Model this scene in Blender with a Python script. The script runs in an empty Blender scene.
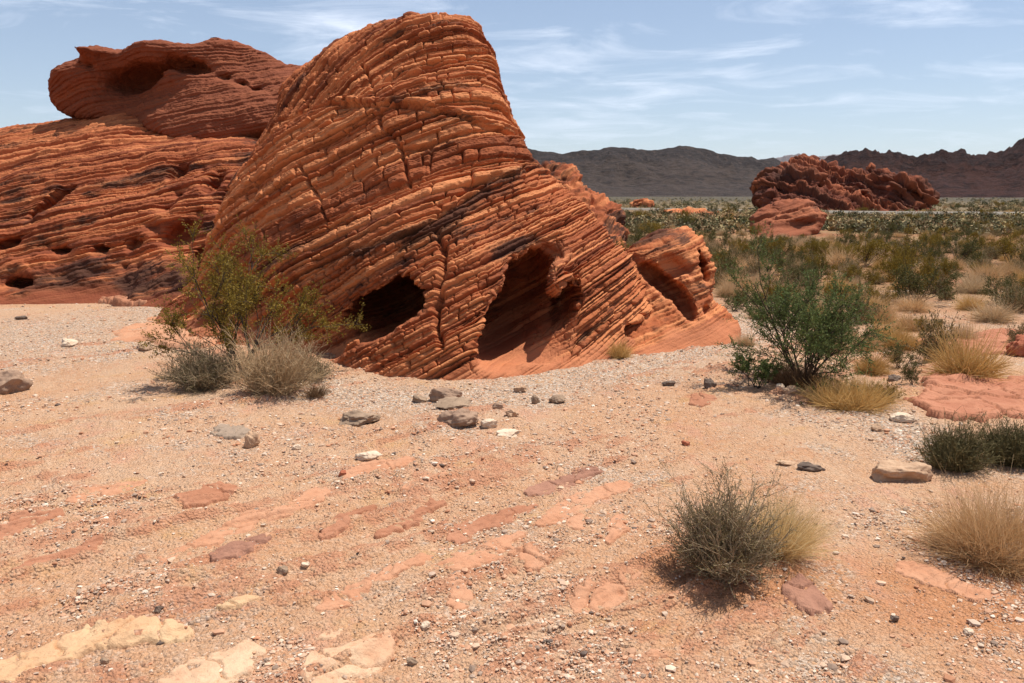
import bpy, math, random
import numpy as np
from mathutils import Vector, Euler

# ------------------------------------------------------------------ camera, sky, sun, exposure
SC = bpy.context.scene
COL = SC.collection
F_PX, W_PX, H_PX = 800.0, 1024.0, 683.0
CAM_H = 1.7
PITCH = math.atan((341.5 - 196.0) / F_PX)          # horizon sits on row 196
cam_data = bpy.data.cameras.new('camera')
cam_data.sensor_width = 36.0
cam_data.lens = 36.0 * F_PX / W_PX
cam_data.clip_start = 0.05
cam_data.clip_end = 60000.0
cam = bpy.data.objects.new('camera', cam_data)
COL.objects.link(cam)
cam.location = (0, 0, CAM_H)
cam.rotation_euler = (math.pi / 2 - PITCH, 0, 0)
SC.camera = cam

SUN_EL, SUN_AZ = math.radians(70), math.radians(66)      # azimuth clockwise from +Y: the sun stands to the right
sun_data = bpy.data.lights.new('sun', 'SUN')
sun_data.energy = 5.0
sun_data.angle = math.radians(0.5)
sun_data.color = (1.0, 0.955, 0.88)
sun = bpy.data.objects.new('sun', sun_data)
COL.objects.link(sun)
sd = Vector((math.sin(SUN_AZ) * math.cos(SUN_EL), math.cos(SUN_AZ) * math.cos(SUN_EL), math.sin(SUN_EL)))
sun.rotation_euler = sd.to_track_quat('Z', 'Y').to_euler()

SC.view_settings.view_transform = 'Standard'
SC.view_settings.look = 'None'
SC.view_settings.exposure = 0.27
SC.view_settings.gamma = 1.0
SC.view_settings.use_curve_mapping = False

world = bpy.data.worlds.new('World')
SC.world = world
world.use_nodes = True
wn, wl = world.node_tree.nodes, world.node_tree.links
wn.clear()
w_out = wn.new('ShaderNodeOutputWorld')
w_bg = wn.new('ShaderNodeBackground')
w_bg.inputs['Strength'].default_value = 0.092
w_sky = wn.new('ShaderNodeTexSky')
w_sky.sky_type = 'NISHITA'
w_sky.sun_disc = False
w_sky.sun_elevation = SUN_EL
w_sky.sun_rotation = SUN_AZ
w_sky.altitude = 600
w_sky.air_density = 1.0
w_sky.dust_density = 0.7
w_sky.ozone_density = 3.2
w_tc = wn.new('ShaderNodeTexCoord')
w_sep = wn.new('ShaderNodeSeparateXYZ')
wl.new(w_tc.outputs['Generated'], w_sep.inputs[0])


def wmath(op, a, b=None, clamp=False):
    n = wn.new('ShaderNodeMath')
    n.operation = op
    n.use_clamp = clamp
    for i, v in enumerate((a, b)):
        if v is None:
            continue
        if isinstance(v, (int, float)):
            n.inputs[i].default_value = v
        else:
            wl.new(v, n.inputs[i])
    return n.outputs[0]


# thin high cloud: a flat layer projected overhead
zz = wmath('MAXIMUM', w_sep.outputs['Z'], 0.02)
zz = wmath('ADD', zz, 0.06)
cu = wmath('DIVIDE', w_sep.outputs['X'], zz)
cv = wmath('DIVIDE', w_sep.outputs['Y'], zz)
w_cmb = wn.new('ShaderNodeCombineXYZ')
wl.new(wmath('MULTIPLY', cu, 0.8), w_cmb.inputs[0])
wl.new(wmath('MULTIPLY', cv, 1.0), w_cmb.inputs[1])
w_cmb.inputs[2].default_value = 3.7


def wnoise(scale, detail, rough, dist=0.0):
    n = wn.new('ShaderNodeTexNoise')
    n.inputs['Scale'].default_value = scale
    n.inputs['Detail'].default_value = detail
    n.inputs['Roughness'].default_value = rough
    n.inputs['Distortion'].default_value = dist
    wl.new(w_cmb.outputs[0], n.inputs['Vector'])
    return n.outputs['Fac']


c1 = wnoise(1.5, 9, 0.62, 0.6)
c2 = wnoise(0.42, 3, 0.5)
w_mr = wn.new('ShaderNodeMapRange')
w_mr.inputs['From Min'].default_value = 0.53
w_mr.inputs['From Max'].default_value = 0.74
wl.new(wmath('ADD', wmath('MULTIPLY', c1, 0.72), wmath('MULTIPLY', c2, 0.36)), w_mr.inputs['Value'])
mask = wmath('POWER', w_mr.outputs[0], 1.15)
hz = wmath('POWER', wmath('SUBTRACT', 1.0, wmath('MAXIMUM', w_sep.outputs['Z'], 0.0), True), 7.0)
w_up = wn.new('ShaderNodeMapRange')
w_up.inputs['From Min'].default_value = 0.05
w_up.inputs['From Max'].default_value = 0.21
w_up.inputs['To Min'].default_value = 0.30
w_up.inputs['To Max'].default_value = 1.0
wl.new(w_sep.outputs['Z'], w_up.inputs['Value'])
mask = wmath('MULTIPLY', mask, w_up.outputs[0])
veil = wmath('ADD', wmath('MULTIPLY', mask, 0.80), wmath('ADD', 0.14, wmath('MULTIPLY', hz, 0.18)), True)
w_mix = wn.new('ShaderNodeMixRGB')
wl.new(veil, w_mix.inputs['Fac'])
wl.new(w_sky.outputs[0], w_mix.inputs['Color1'])
w_mix.inputs['Color2'].default_value = (9.5, 10.2, 11.6, 1)
wl.new(w_mix.outputs[0], w_bg.inputs['Color'])
wl.new(w_bg.outputs[0], w_out.inputs['Surface'])

# ------------------------------------------------------------------ numeric helpers
rng = np.random.default_rng(7)
random.seed(7)


def hash3(a, b, c, seed=0):
    a = np.asarray(a).astype(np.int64).astype(np.uint32)
    b = np.asarray(b).astype(np.int64).astype(np.uint32)
    c = np.asarray(c).astype(np.int64).astype(np.uint32)
    with np.errstate(over='ignore'):
        h = a * np.uint32(374761393) + b * np.uint32(668265263) + c * np.uint32(2147483647 - 58) + np.uint32((seed * 974634777) & 0xFFFFFFFF)
        h = (h ^ (h >> np.uint32(13))) * np.uint32(1274126177)
        h = (h ^ (h >> np.uint32(16))) * np.uint32(2246822519)
        h = h ^ (h >> np.uint32(15))
    return h.astype(np.float64) / 4294967295.0


def vnoise(x, y, z, seed=0):
    """value noise, -1..1"""
    x, y, z = np.broadcast_arrays(x, y, z)
    ix, iy, iz = np.floor(x), np.floor(y), np.floor(z)
    fx, fy, fz = x - ix, y - iy, z - iz
    fx = fx * fx * fx * (fx * (fx * 6 - 15) + 10)
    fy = fy * fy * fy * (fy * (fy * 6 - 15) + 10)
    fz = fz * fz * fz * (fz * (fz * 6 - 15) + 10)
    r = 0
    for dx in (0, 1):
        wx = fx if dx else 1 - fx
        for dy in (0, 1):
            wy = fy if dy else 1 - fy
            for dz in (0, 1):
                wz = fz if dz else 1 - fz
                r = r + wx * wy * wz * hash3(ix + dx, iy + dy, iz + dz, seed)
    return r * 2 - 1


def fbm(x, y, z, seed=0, oct=4, gain=0.5):
    r, a, f = 0, 1.0, 1.0
    for o in range(oct):
        r = r + a * vnoise(x * f + 17.3 * o, y * f - 9.1 * o, z * f + 4.7 * o, seed + o)
        a *= gain
        f *= 2.03
    return r


def smax(a, b, k):
    h = np.clip(0.5 + 0.5 * (a - b) / k, 0, 1)
    return b + (a - b) * h + k * h * (1 - h)


def smin(a, b, k):
    return -smax(-a, -b, k)


def sstep(a, b, x):
    t = np.clip((x - a) / (b - a), 0, 1)
    return t * t * (3 - 2 * t)


CP, SP = math.cos(PITCH), math.sin(PITCH)


def ray(px, py):
    a = (np.asarray(px, float) - 512.0) / F_PX
    b = (341.5 - np.asarray(py, float)) / F_PX
    return a, CP + b * SP, -SP + b * CP


def at(px, py, Y):
    dx, dy, dz = ray(px, py)
    t = Y / dy
    return np.stack([dx * t, np.broadcast_to(np.asarray(Y, float), np.shape(dx * t)), CAM_H + dz * t], -1)


def on_ground(px, py):
    dx, dy, dz = ray(px, py)
    t = CAM_H / np.maximum(-dz, 1e-4)
    return np.stack([dx * t, dy * t], -1)


def ground_rib(x, y):
    """low weathered ribs of bedrock that cross the near ground on a diagonal"""
    ang = math.radians(38)
    al = x * math.cos(ang) + y * math.sin(ang)
    ac = -x * math.sin(ang) + y * math.cos(ang)
    n = fbm(al * 1.1 + 0.5 * vnoise(x * 2, y * 2, 0, 3), ac * 6.5 + 0.6 * vnoise(x * 1.5, y * 1.5, 4, 5), 1.0, 201, 5, 0.6) - 0.15
    m = sstep(-0.1, 0.5, fbm(x * 0.55 + 3.1, y * 0.55, 5.0, 203, 3) + 0.25)
    return np.maximum(n, 0) * m * (1 - sstep(9, 16, np.hypot(x, y)))


def ground_z(x, y):
    r = np.hypot(x, y)
    a = 0.035 * sstep(2.0, 5.0, r)
    z = a * fbm(x * 0.5, y * 0.5, 0.3, 11, 3) * (1 - 0.5 * sstep(6, 12, r))
    z = z + 0.22 * sstep(13, 40, r) * fbm(x * 0.09, y * 0.09, 2.2, 12, 3) - 0.12 * sstep(13, 40, r)
    near = 1 - sstep(9, 16, r)
    z = z + 0.045 * ground_rib(x, y) + near * 0.012 * fbm(x * 2.3, y * 2.3, 1.5, 205, 4)
    # the sand dips under the hollowed rock and banks up round the foreground bush
    z = z - 0.22 * np.exp(-(((x + 0.10) / 0.75) ** 2 + ((y - 8.75) / 0.62) ** 2) ** 2)
    z = z + 0.05 * np.exp(-(((x - 0.98) / 0.34) ** 2 + ((y - 3.62) / 0.30) ** 2))
    return z


def gpt(px, py):
    p = on_ground(px, py)
    return float(p[..., 0]), float(p[..., 1]), float(ground_z(p[..., 0], p[..., 1]))


def poly_sdf(X, Z, poly):
    poly = np.asarray(poly, float)
    d = np.full(X.shape, 1e18)
    ins = np.zeros(X.shape, bool)
    n = len(poly)
    for i in range(n):
        ax, az = poly[i]
        bx, bz = poly[(i + 1) % n]
        ex, ez = bx - ax, bz - az
        L = ex * ex + ez * ez + 1e-12
        t = np.clip(((X - ax) * ex + (Z - az) * ez) / L, 0, 1)
        d = np.minimum(d, (X - ax - t * ex) ** 2 + (Z - az - t * ez) ** 2)
        c = ((az <= Z) != (bz <= Z))
        with np.errstate(divide='ignore', invalid='ignore'):
            xi = ax + (Z - az) / (bz - az) * ex
        ins ^= c & (X < xi)
    d = np.sqrt(d)
    return np.where(ins, -d, d)


def line_dist(X, Z, pts):
    d = np.full(X.shape, 1e18)
    for (ax, az), (bx, bz) in zip(pts[:-1], pts[1:]):
        ex, ez = bx - ax, bz - az
        L = ex * ex + ez * ez + 1e-12
        t = np.clip(((X - ax) * ex + (Z - az) * ez) / L, 0, 1)
        d = np.minimum(d, (X - ax - t * ex) ** 2 + (Z - az - t * ez) ** 2)
    return np.sqrt(d)


def smooth_poly(poly, it=2):
    p = np.asarray(poly, float)
    for _ in range(it):
        q = np.roll(p, -1, 0)
        p = np.stack([p * 0.75 + q * 0.25, p * 0.25 + q * 0.75], 1).reshape(-1, p.shape[1])
    return p


class TPS:
    """thin-plate surface through scattered (x, z, value)"""
    def __init__(self, pts, lam=0.02):
        pts = np.asarray(pts, float)
        self.c = pts[:, :2]
        n = len(pts)
        r = np.linalg.norm(self.c[:, None] - self.c[None], axis=-1)
        K = self.U(r) + lam * np.eye(n)
        P = np.concatenate([np.ones((n, 1)), self.c], 1)
        A = np.zeros((n + 3, n + 3))
        A[:n, :n] = K
        A[:n, n:] = P
        A[n:, :n] = P.T
        self.w = np.linalg.solve(A, np.concatenate([pts[:, 2], np.zeros(3)]))

    @staticmethod
    def U(r):
        return np.where(r > 1e-9, r * r * np.log(r + 1e-12), 0)

    def __call__(self, x, z):
        n = len(self.c)
        v = self.w[n] + self.w[n + 1] * x + self.w[n + 2] * z
        for i in range(n):
            v = v + self.w[i] * self.U(np.hypot(x - self.c[i, 0], z - self.c[i, 1]))
        return v


def surface_nets(f, org, h):
    ins = f < 0
    nx, ny, nz = f.shape
    cnt = np.zeros((nx - 1, ny - 1, nz - 1), np.int8)
    for a in (0, 1):
        for b in (0, 1):
            for c in (0, 1):
                cnt += ins[a:nx - 1 + a, b:ny - 1 + b, c:nz - 1 + c]
    m = (cnt > 0) & (cnt < 8)
    idx = np.argwhere(m)
    vid = np.full(m.shape, -1, np.int64)
    vid[m] = np.arange(len(idx))
    acc = np.zeros((len(idx), 3))
    num = np.zeros(len(idx))
    cor = [(a, b, c) for a in (0, 1) for b in (0, 1) for c in (0, 1)]
    for p in cor:
        for ax in range(3):
            if p[ax]:
                continue
            q = list(p)
            q[ax] = 1
            fa = f[idx[:, 0] + p[0], idx[:, 1] + p[1], idx[:, 2] + p[2]]
            fb = f[idx[:, 0] + q[0], idx[:, 1] + q[1], idx[:, 2] + q[2]]
            s = (fa < 0) != (fb < 0)
            t = fa[s] / (fa[s] - fb[s])
            pos = np.tile(np.array(p, float), (s.sum(), 1))
            pos[:, ax] += t
            acc[s] += pos
            num[s] += 1
    V = (idx + acc / num[:, None]) * h + org
    faces = []
    for ax in range(3):
        b, c = (ax + 1) % 3, (ax + 2) % 3
        fa = np.moveaxis(ins, (ax, b, c), (0, 1, 2))
        vi = np.moveaxis(vid, (ax, b, c), (0, 1, 2))
        A, B = fa[:-1, 1:-1, 1:-1], fa[1:, 1:-1, 1:-1]
        e = np.argwhere(A != B)
        i, j, k = e[:, 0], e[:, 1] + 1, e[:, 2] + 1
        q = np.stack([vi[i, j - 1, k - 1], vi[i, j, k - 1], vi[i, j, k], vi[i, j - 1, k]], 1)
        o = A[e[:, 0], e[:, 1], e[:, 2]]
        q = np.where(o[:, None], q, q[:, ::-1])
        faces.append(q)
    return V, np.concatenate(faces)


def make_mesh(name, V, Fq, attrs=None, smooth=True):
    """V (n,3); Fq (m,k) index array or a list of such arrays"""
    me = bpy.data.meshes.new(name)
    V = np.asarray(V, np.float32)
    arrs = Fq if isinstance(Fq, (list, tuple)) else [Fq]
    arrs = [np.asarray(a, np.int32) for a in arrs if len(a)]
    me.vertices.add(len(V))
    me.vertices.foreach_set('co', V.ravel())
    tot = sum(a.size for a in arrs)
    npoly = sum(len(a) for a in arrs)
    me.loops.add(tot)
    me.loops.foreach_set('vertex_index', np.concatenate([a.ravel() for a in arrs]))
    me.polygons.add(npoly)
    starts, s = [], 0
    for a in arrs:
        k = a.shape[1]
        starts.append(s + np.arange(len(a)) * k)
        s += a.size
    me.polygons.foreach_set('loop_start', np.concatenate(starts).astype(np.int32))
    if attrs:
        for k, v in attrs.items():
            v = np.asarray(v, np.float32)
            if v.ndim == 1:
                at_ = me.attributes.new(k, 'FLOAT', 'POINT')
                at_.data.foreach_set('value', v)
            else:
                at_ = me.attributes.new(k, 'FLOAT_COLOR', 'POINT')
                at_.data.foreach_set('color', np.concatenate([v, np.ones((len(v), 1), np.float32)], 1).ravel())
    me.update(calc_edges=True)
    me.polygons.foreach_set('use_smooth', np.full(npoly, smooth))
    return me


def link(name, me, mat=None, parent=None, loc=None):
    o = bpy.data.objects.new(name, me)
    COL.objects.link(o)
    if mat and me is not None:
        me.materials.append(mat)
    if parent:
        o.parent = parent
    if loc is not None:
        o.location = loc
    return o


def tag(o, label=None, cat=None, group=None, kind=None):
    if label:
        o['label'] = label
    if cat:
        o['category'] = cat
    if group:
        o['group'] = group
    if kind:
        o['kind'] = kind
    return o


def subdivide(V, Fq, levels):
    me = make_mesh('tmp', V, Fq)
    o = bpy.data.objects.new('tmp', me)
    COL.objects.link(o)
    md = o.modifiers.new('s', 'SUBSURF')
    md.levels = levels
    md.render_levels = levels
    dg = bpy.context.evaluated_depsgraph_get()
    ev = o.evaluated_get(dg)
    m2 = ev.to_mesh()
    n = len(m2.vertices)
    V2 = np.empty(n * 3, np.float32)
    m2.vertices.foreach_get('co', V2)
    N2 = np.empty(n * 3, np.float32)
    m2.vertex_normals.foreach_get('vector', N2)
    L = np.empty(len(m2.loops), np.int32)
    m2.loops.foreach_get('vertex_index', L)
    ev.to_mesh_clear()
    bpy.data.objects.remove(o)
    bpy.data.meshes.remove(me)
    return V2.reshape(-1, 3).astype(float), N2.reshape(-1, 3).astype(float), L.reshape(-1, 4)


# ------------------------------------------------------------------ materials
def new_mat(name):
    m = bpy.data.materials.new(name)
    m.use_nodes = True
    nt = m.node_tree
    nt.nodes.clear()
    out = nt.nodes.new('ShaderNodeOutputMaterial')
    bs = nt.nodes.new('ShaderNodeBsdfPrincipled')
    bs.inputs['Roughness'].default_value = 0.9
    bs.inputs['Specular IOR Level'].default_value = 0.15
    nt.links.new(bs.outputs[0], out.inputs[0])
    return m, nt, bs


class NB:
    """small node-graph helper"""
    def __init__(self, nt):
        self.nt = nt

    def link(self, v, sock):
        if isinstance(v, (int, float)):
            sock.default_value = v
        elif isinstance(v, tuple):
            sock.default_value = v if len(v) == len(sock.default_value) else (*v, 1)
        else:
            self.nt.links.new(v, sock)

    def attr(self, name, out='Fac'):
        n = self.nt.nodes.new('ShaderNodeAttribute')
        n.attribute_name = name
        return n.outputs[out]

    def pos(self):
        return self.nt.nodes.new('ShaderNodeNewGeometry').outputs['Position']

    def obj(self):
        return self.nt.nodes.new('ShaderNodeTexCoord').outputs['Object']

    def scale(self, v, s):
        n = self.nt.nodes.new('ShaderNodeMapping')
        n.inputs['Scale'].default_value = s
        self.link(v, n.inputs['Vector'])
        return n.outputs[0]

    def noise(self, v, scale, detail=4, rough=0.55, dist=0.0):
        n = self.nt.nodes.new('ShaderNodeTexNoise')
        n.inputs['Scale'].default_value = scale
        n.inputs['Detail'].default_value = detail
        n.inputs['Roughness'].default_value = rough
        n.inputs['Distortion'].default_value = dist
        self.link(v, n.inputs['Vector'])
        return n.outputs['Fac']

    def voro(self, v, scale, out='Distance', feature='F1'):
        n = self.nt.nodes.new('ShaderNodeTexVoronoi')
        n.feature = feature
        n.inputs['Scale'].default_value = scale
        self.link(v, n.inputs['Vector'])
        return n.outputs[out]

    def m(self, op, a, b=0.0, clamp=False):
        n = self.nt.nodes.new('ShaderNodeMath')
        n.operation = op
        n.use_clamp = clamp
        self.link(a, n.inputs[0])
        self.link(b, n.inputs[1])
        return n.outputs[0]

    def rng(self, v, a, b, c=0.0, d=1.0):
        n = self.nt.nodes.new('ShaderNodeMapRange')
        n.interpolation_type = 'SMOOTHSTEP'
        self.link(v, n.inputs['Value'])
        n.inputs['From Min'].default_value = a
        n.inputs['From Max'].default_value = b
        n.inputs['To Min'].default_value = c
        n.inputs['To Max'].default_value = d
        return n.outputs[0]

    def mix(self, f, a, b, mode='MIX'):
        n = self.nt.nodes.new('ShaderNodeMixRGB')
        n.blend_type = mode
        self.link(f, n.inputs['Fac'])
        self.link(a, n.inputs['Color1'])
        self.link(b, n.inputs['Color2'])
        return n.outputs[0]

    def ramp(self, f, stops):
        n = self.nt.nodes.new('ShaderNodeValToRGB')
        el = n.color_ramp.elements
        while len(el) < len(stops):
            el.new(0.5)
        for e, (p, c) in zip(el, stops):
            e.position = p
            e.color = (*c, 1)
        self.link(f, n.inputs[0])
        return n.outputs[0]

    def bump(self, h, strength, dist, prev=None):
        n = self.nt.nodes.new('ShaderNodeBump')
        n.inputs['Strength'].default_value = strength
        n.inputs['Distance'].default_value = dist
        self.link(h, n.inputs['Height'])
        if prev is not None:
            self.link(prev, n.inputs['Normal'])
        return n.outputs[0]


def sandstone(name, light, mid, deep, smooth_col, varnish=0.55, varnish_thr=(0.60, 0.74), scale=1.0):
    """layered sandstone: bed colour from the attribute band, thin lamina lines from strata that also paint crevice shade, dark desert varnish, with some painted shade, in patches"""
    m, nt, bs = new_mat(name)
    g = NB(nt)
    P = g.pos()
    band, strata, base, dark = g.attr('band'), g.attr('strata'), g.attr('base'), g.attr('dark')
    n1 = g.noise(P, 1.3 * scale, 6, 0.6)
    n2 = g.noise(P, 7.0 * scale, 5, 0.6)
    v = g.m('ADD', g.m('MULTIPLY', band, 0.58), g.m('MULTIPLY', n1, 0.64))
    v = g.m('ADD', v, g.m('MULTIPLY', g.m('SUBTRACT', n2, 0.5), 0.5))
    c = g.ramp(v, [(0.22, deep), (0.52, mid), (0.85, light)])
    cmb = nt.nodes.new('ShaderNodeCombineXYZ')
    nt.links.new(strata, cmb.inputs[2])
    nt.links.new(g.m('MULTIPLY', n1, 0.25), cmb.inputs[0])
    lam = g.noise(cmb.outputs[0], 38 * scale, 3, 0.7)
    c = g.mix(g.rng(lam, 0.52, 0.70, 0, 0.62), c, tuple(x * 0.5 for x in deep))  # lamina lines, darkened further to put crevice shade into the colour
    c = g.mix(g.m('MULTIPLY', base, 0.8), c, g.mix(n2, smooth_col, tuple(x * 0.82 for x in smooth_col)))
    spx = nt.nodes.new('ShaderNodeSeparateXYZ')
    nt.links.new(P, spx.inputs[0])
    spv = nt.nodes.new('ShaderNodeCombineXYZ')                      # varnish runs along the beds
    nt.links.new(spx.outputs[0], spv.inputs[0])
    nt.links.new(spx.outputs[1], spv.inputs[1])
    nt.links.new(g.m('MULTIPLY', strata, 3.6), spv.inputs[2])
    vn = g.noise(spv.outputs[0], 0.75 * scale, 8, 0.68, 0.3)
    vn = g.m('ADD', vn, g.m('MULTIPLY', g.m('SUBTRACT', lam, 0.5), 0.16))
    vn = g.m('ADD', vn, g.m('MULTIPLY', dark, 0.22))  # dark also carries the shade painted on the left dome
    vm = g.m('MULTIPLY', g.rng(vn, *varnish_thr), varnish)
    vm = g.m('MULTIPLY', vm, g.m('SUBTRACT', 1.0, g.m('MULTIPLY', base, 0.85)))
    c = g.mix(vm, c, (0.045, 0.022, 0.016))
    nt.links.new(c, bs.inputs['Base Color'])
    b = g.bump(g.noise(P, 48 * scale, 6, 0.7), 0.6, 0.018 / scale)
    b2 = g.bump(lam, g_strength, 0.012 / scale, b) if (g_strength := 0.5) else b
    nt.links.new(b2, bs.inputs['Normal'])
    bs.inputs['Roughness'].default_value = 0.92
    return m


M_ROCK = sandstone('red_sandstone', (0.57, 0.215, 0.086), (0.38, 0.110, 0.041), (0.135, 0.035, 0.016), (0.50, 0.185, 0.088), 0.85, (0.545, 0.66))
M_ROCK_DARK = sandstone('varnished_shaded_sandstone', (0.37, 0.125, 0.052), (0.23, 0.064, 0.028), (0.11, 0.030, 0.016), (0.27, 0.080, 0.038), 0.9, (0.46, 0.60), 0.6)  # perched boulder: colours and varnish deepened to paint in its shadows
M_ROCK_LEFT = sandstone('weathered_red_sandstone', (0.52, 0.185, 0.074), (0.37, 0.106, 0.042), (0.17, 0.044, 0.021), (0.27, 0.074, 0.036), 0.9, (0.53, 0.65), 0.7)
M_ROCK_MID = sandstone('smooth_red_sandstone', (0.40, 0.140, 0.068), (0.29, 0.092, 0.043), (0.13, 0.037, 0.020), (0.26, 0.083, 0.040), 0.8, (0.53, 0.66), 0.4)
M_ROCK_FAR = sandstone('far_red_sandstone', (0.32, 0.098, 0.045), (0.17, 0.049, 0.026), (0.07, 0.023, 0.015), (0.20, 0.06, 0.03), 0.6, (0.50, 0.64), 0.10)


# ------------------------------------------------------------------ layered rock builder
_bcache = {}


def bounds(seed, lo, hi, span=(-30, 40)):
    k = (seed, lo, hi)
    if k not in _bcache:
        r = np.random.default_rng(seed)
        n = int((span[1] - span[0]) / (0.5 * (lo + hi))) + 50
        t = lo * (hi / lo) ** r.random(n)
        _bcache[k] = span[0] + np.cumsum(t)
    return _bcache[k]


def layer(s, seed, lo, hi):
    b = bounds(seed, lo, hi)
    i = np.clip(np.searchsorted(b, s), 1, len(b) - 1)
    th = b[i] - b[i - 1]
    t = (s - b[i - 1]) / th
    return i, t, th


def ribs(s, u, seed, lo, hi, joint=(0.12, 0.4), A=0.02, B=0.014, D=0.04, E=0.035, gw=0.012, jw=0.009, w=None):
    """protruding beds with grooves between them and cross joints that cut each bed into blocks"""
    i, t, th = layer(s, seed, lo, hi)
    prot = hash3(i, 3, 1, seed) * 2 - 1
    prot = np.sign(prot) * np.abs(prot) ** 0.7
    e = np.minimum(t, 1 - t) * th
    gs = 0.15 + 0.85 * hash3(i + (t > 0.5), 9, 4, seed) ** 1.3          # each bedding plane has its own depth
    # and comes and goes along the bed
    gs = gs * np.clip(0.75 + 0.7 * vnoise(u * 1.7 + 5.0 * (i + (t > 0.5)), 0.3, 1.7 * (i + (t > 0.5)), seed + 2), 0.15, 1.2)
    g = np.exp(-np.abs(e / gw) ** 1.5) * gs
    uu = u + (hash3(i, 5, 2, seed) * 0.35 + hash3(i // 3, 8, 2, seed)) * joint[1] * 1.5
    j, tj, jth = layer(uu, seed + 50, *joint)
    ej = np.minimum(tj, 1 - tj) * jth
    js = hash3(i // 2, j + (tj > 0.5), 6, seed)
    gj = np.exp(-np.abs(ej / jw) ** 1.5) * np.clip(js * 1.7 - 0.5, 0, 1)
    blk = hash3(i, j, 7, seed) * 2 - 1
    # a bed leans out towards its foot and is cut back under it, so that each one shades the next
    lean = np.where(t < 0.22, t / 0.22, 1 - 0.55 * (t - 0.22) / 0.78)
    i2, t2, th2 = layer(s + 0.006 * vnoise(u * 4, s * 4, 0.0, seed + 7), seed + 90, max(lo * 0.35, 0.010), hi * 0.34)
    fine = (hash3(i2, 4, 4, seed) - 0.5) * 0.55 * A - 0.28 * A * np.exp(-(np.minimum(t2, 1 - t2) * th2 / (0.3 * gw)) ** 2)
    d = A * prot + 1.1 * B * blk - 1.3 * D * g - 1.1 * E * gj + 1.0 * A * lean + fine
    return d, hash3(i, 11, 2, seed)


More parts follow.
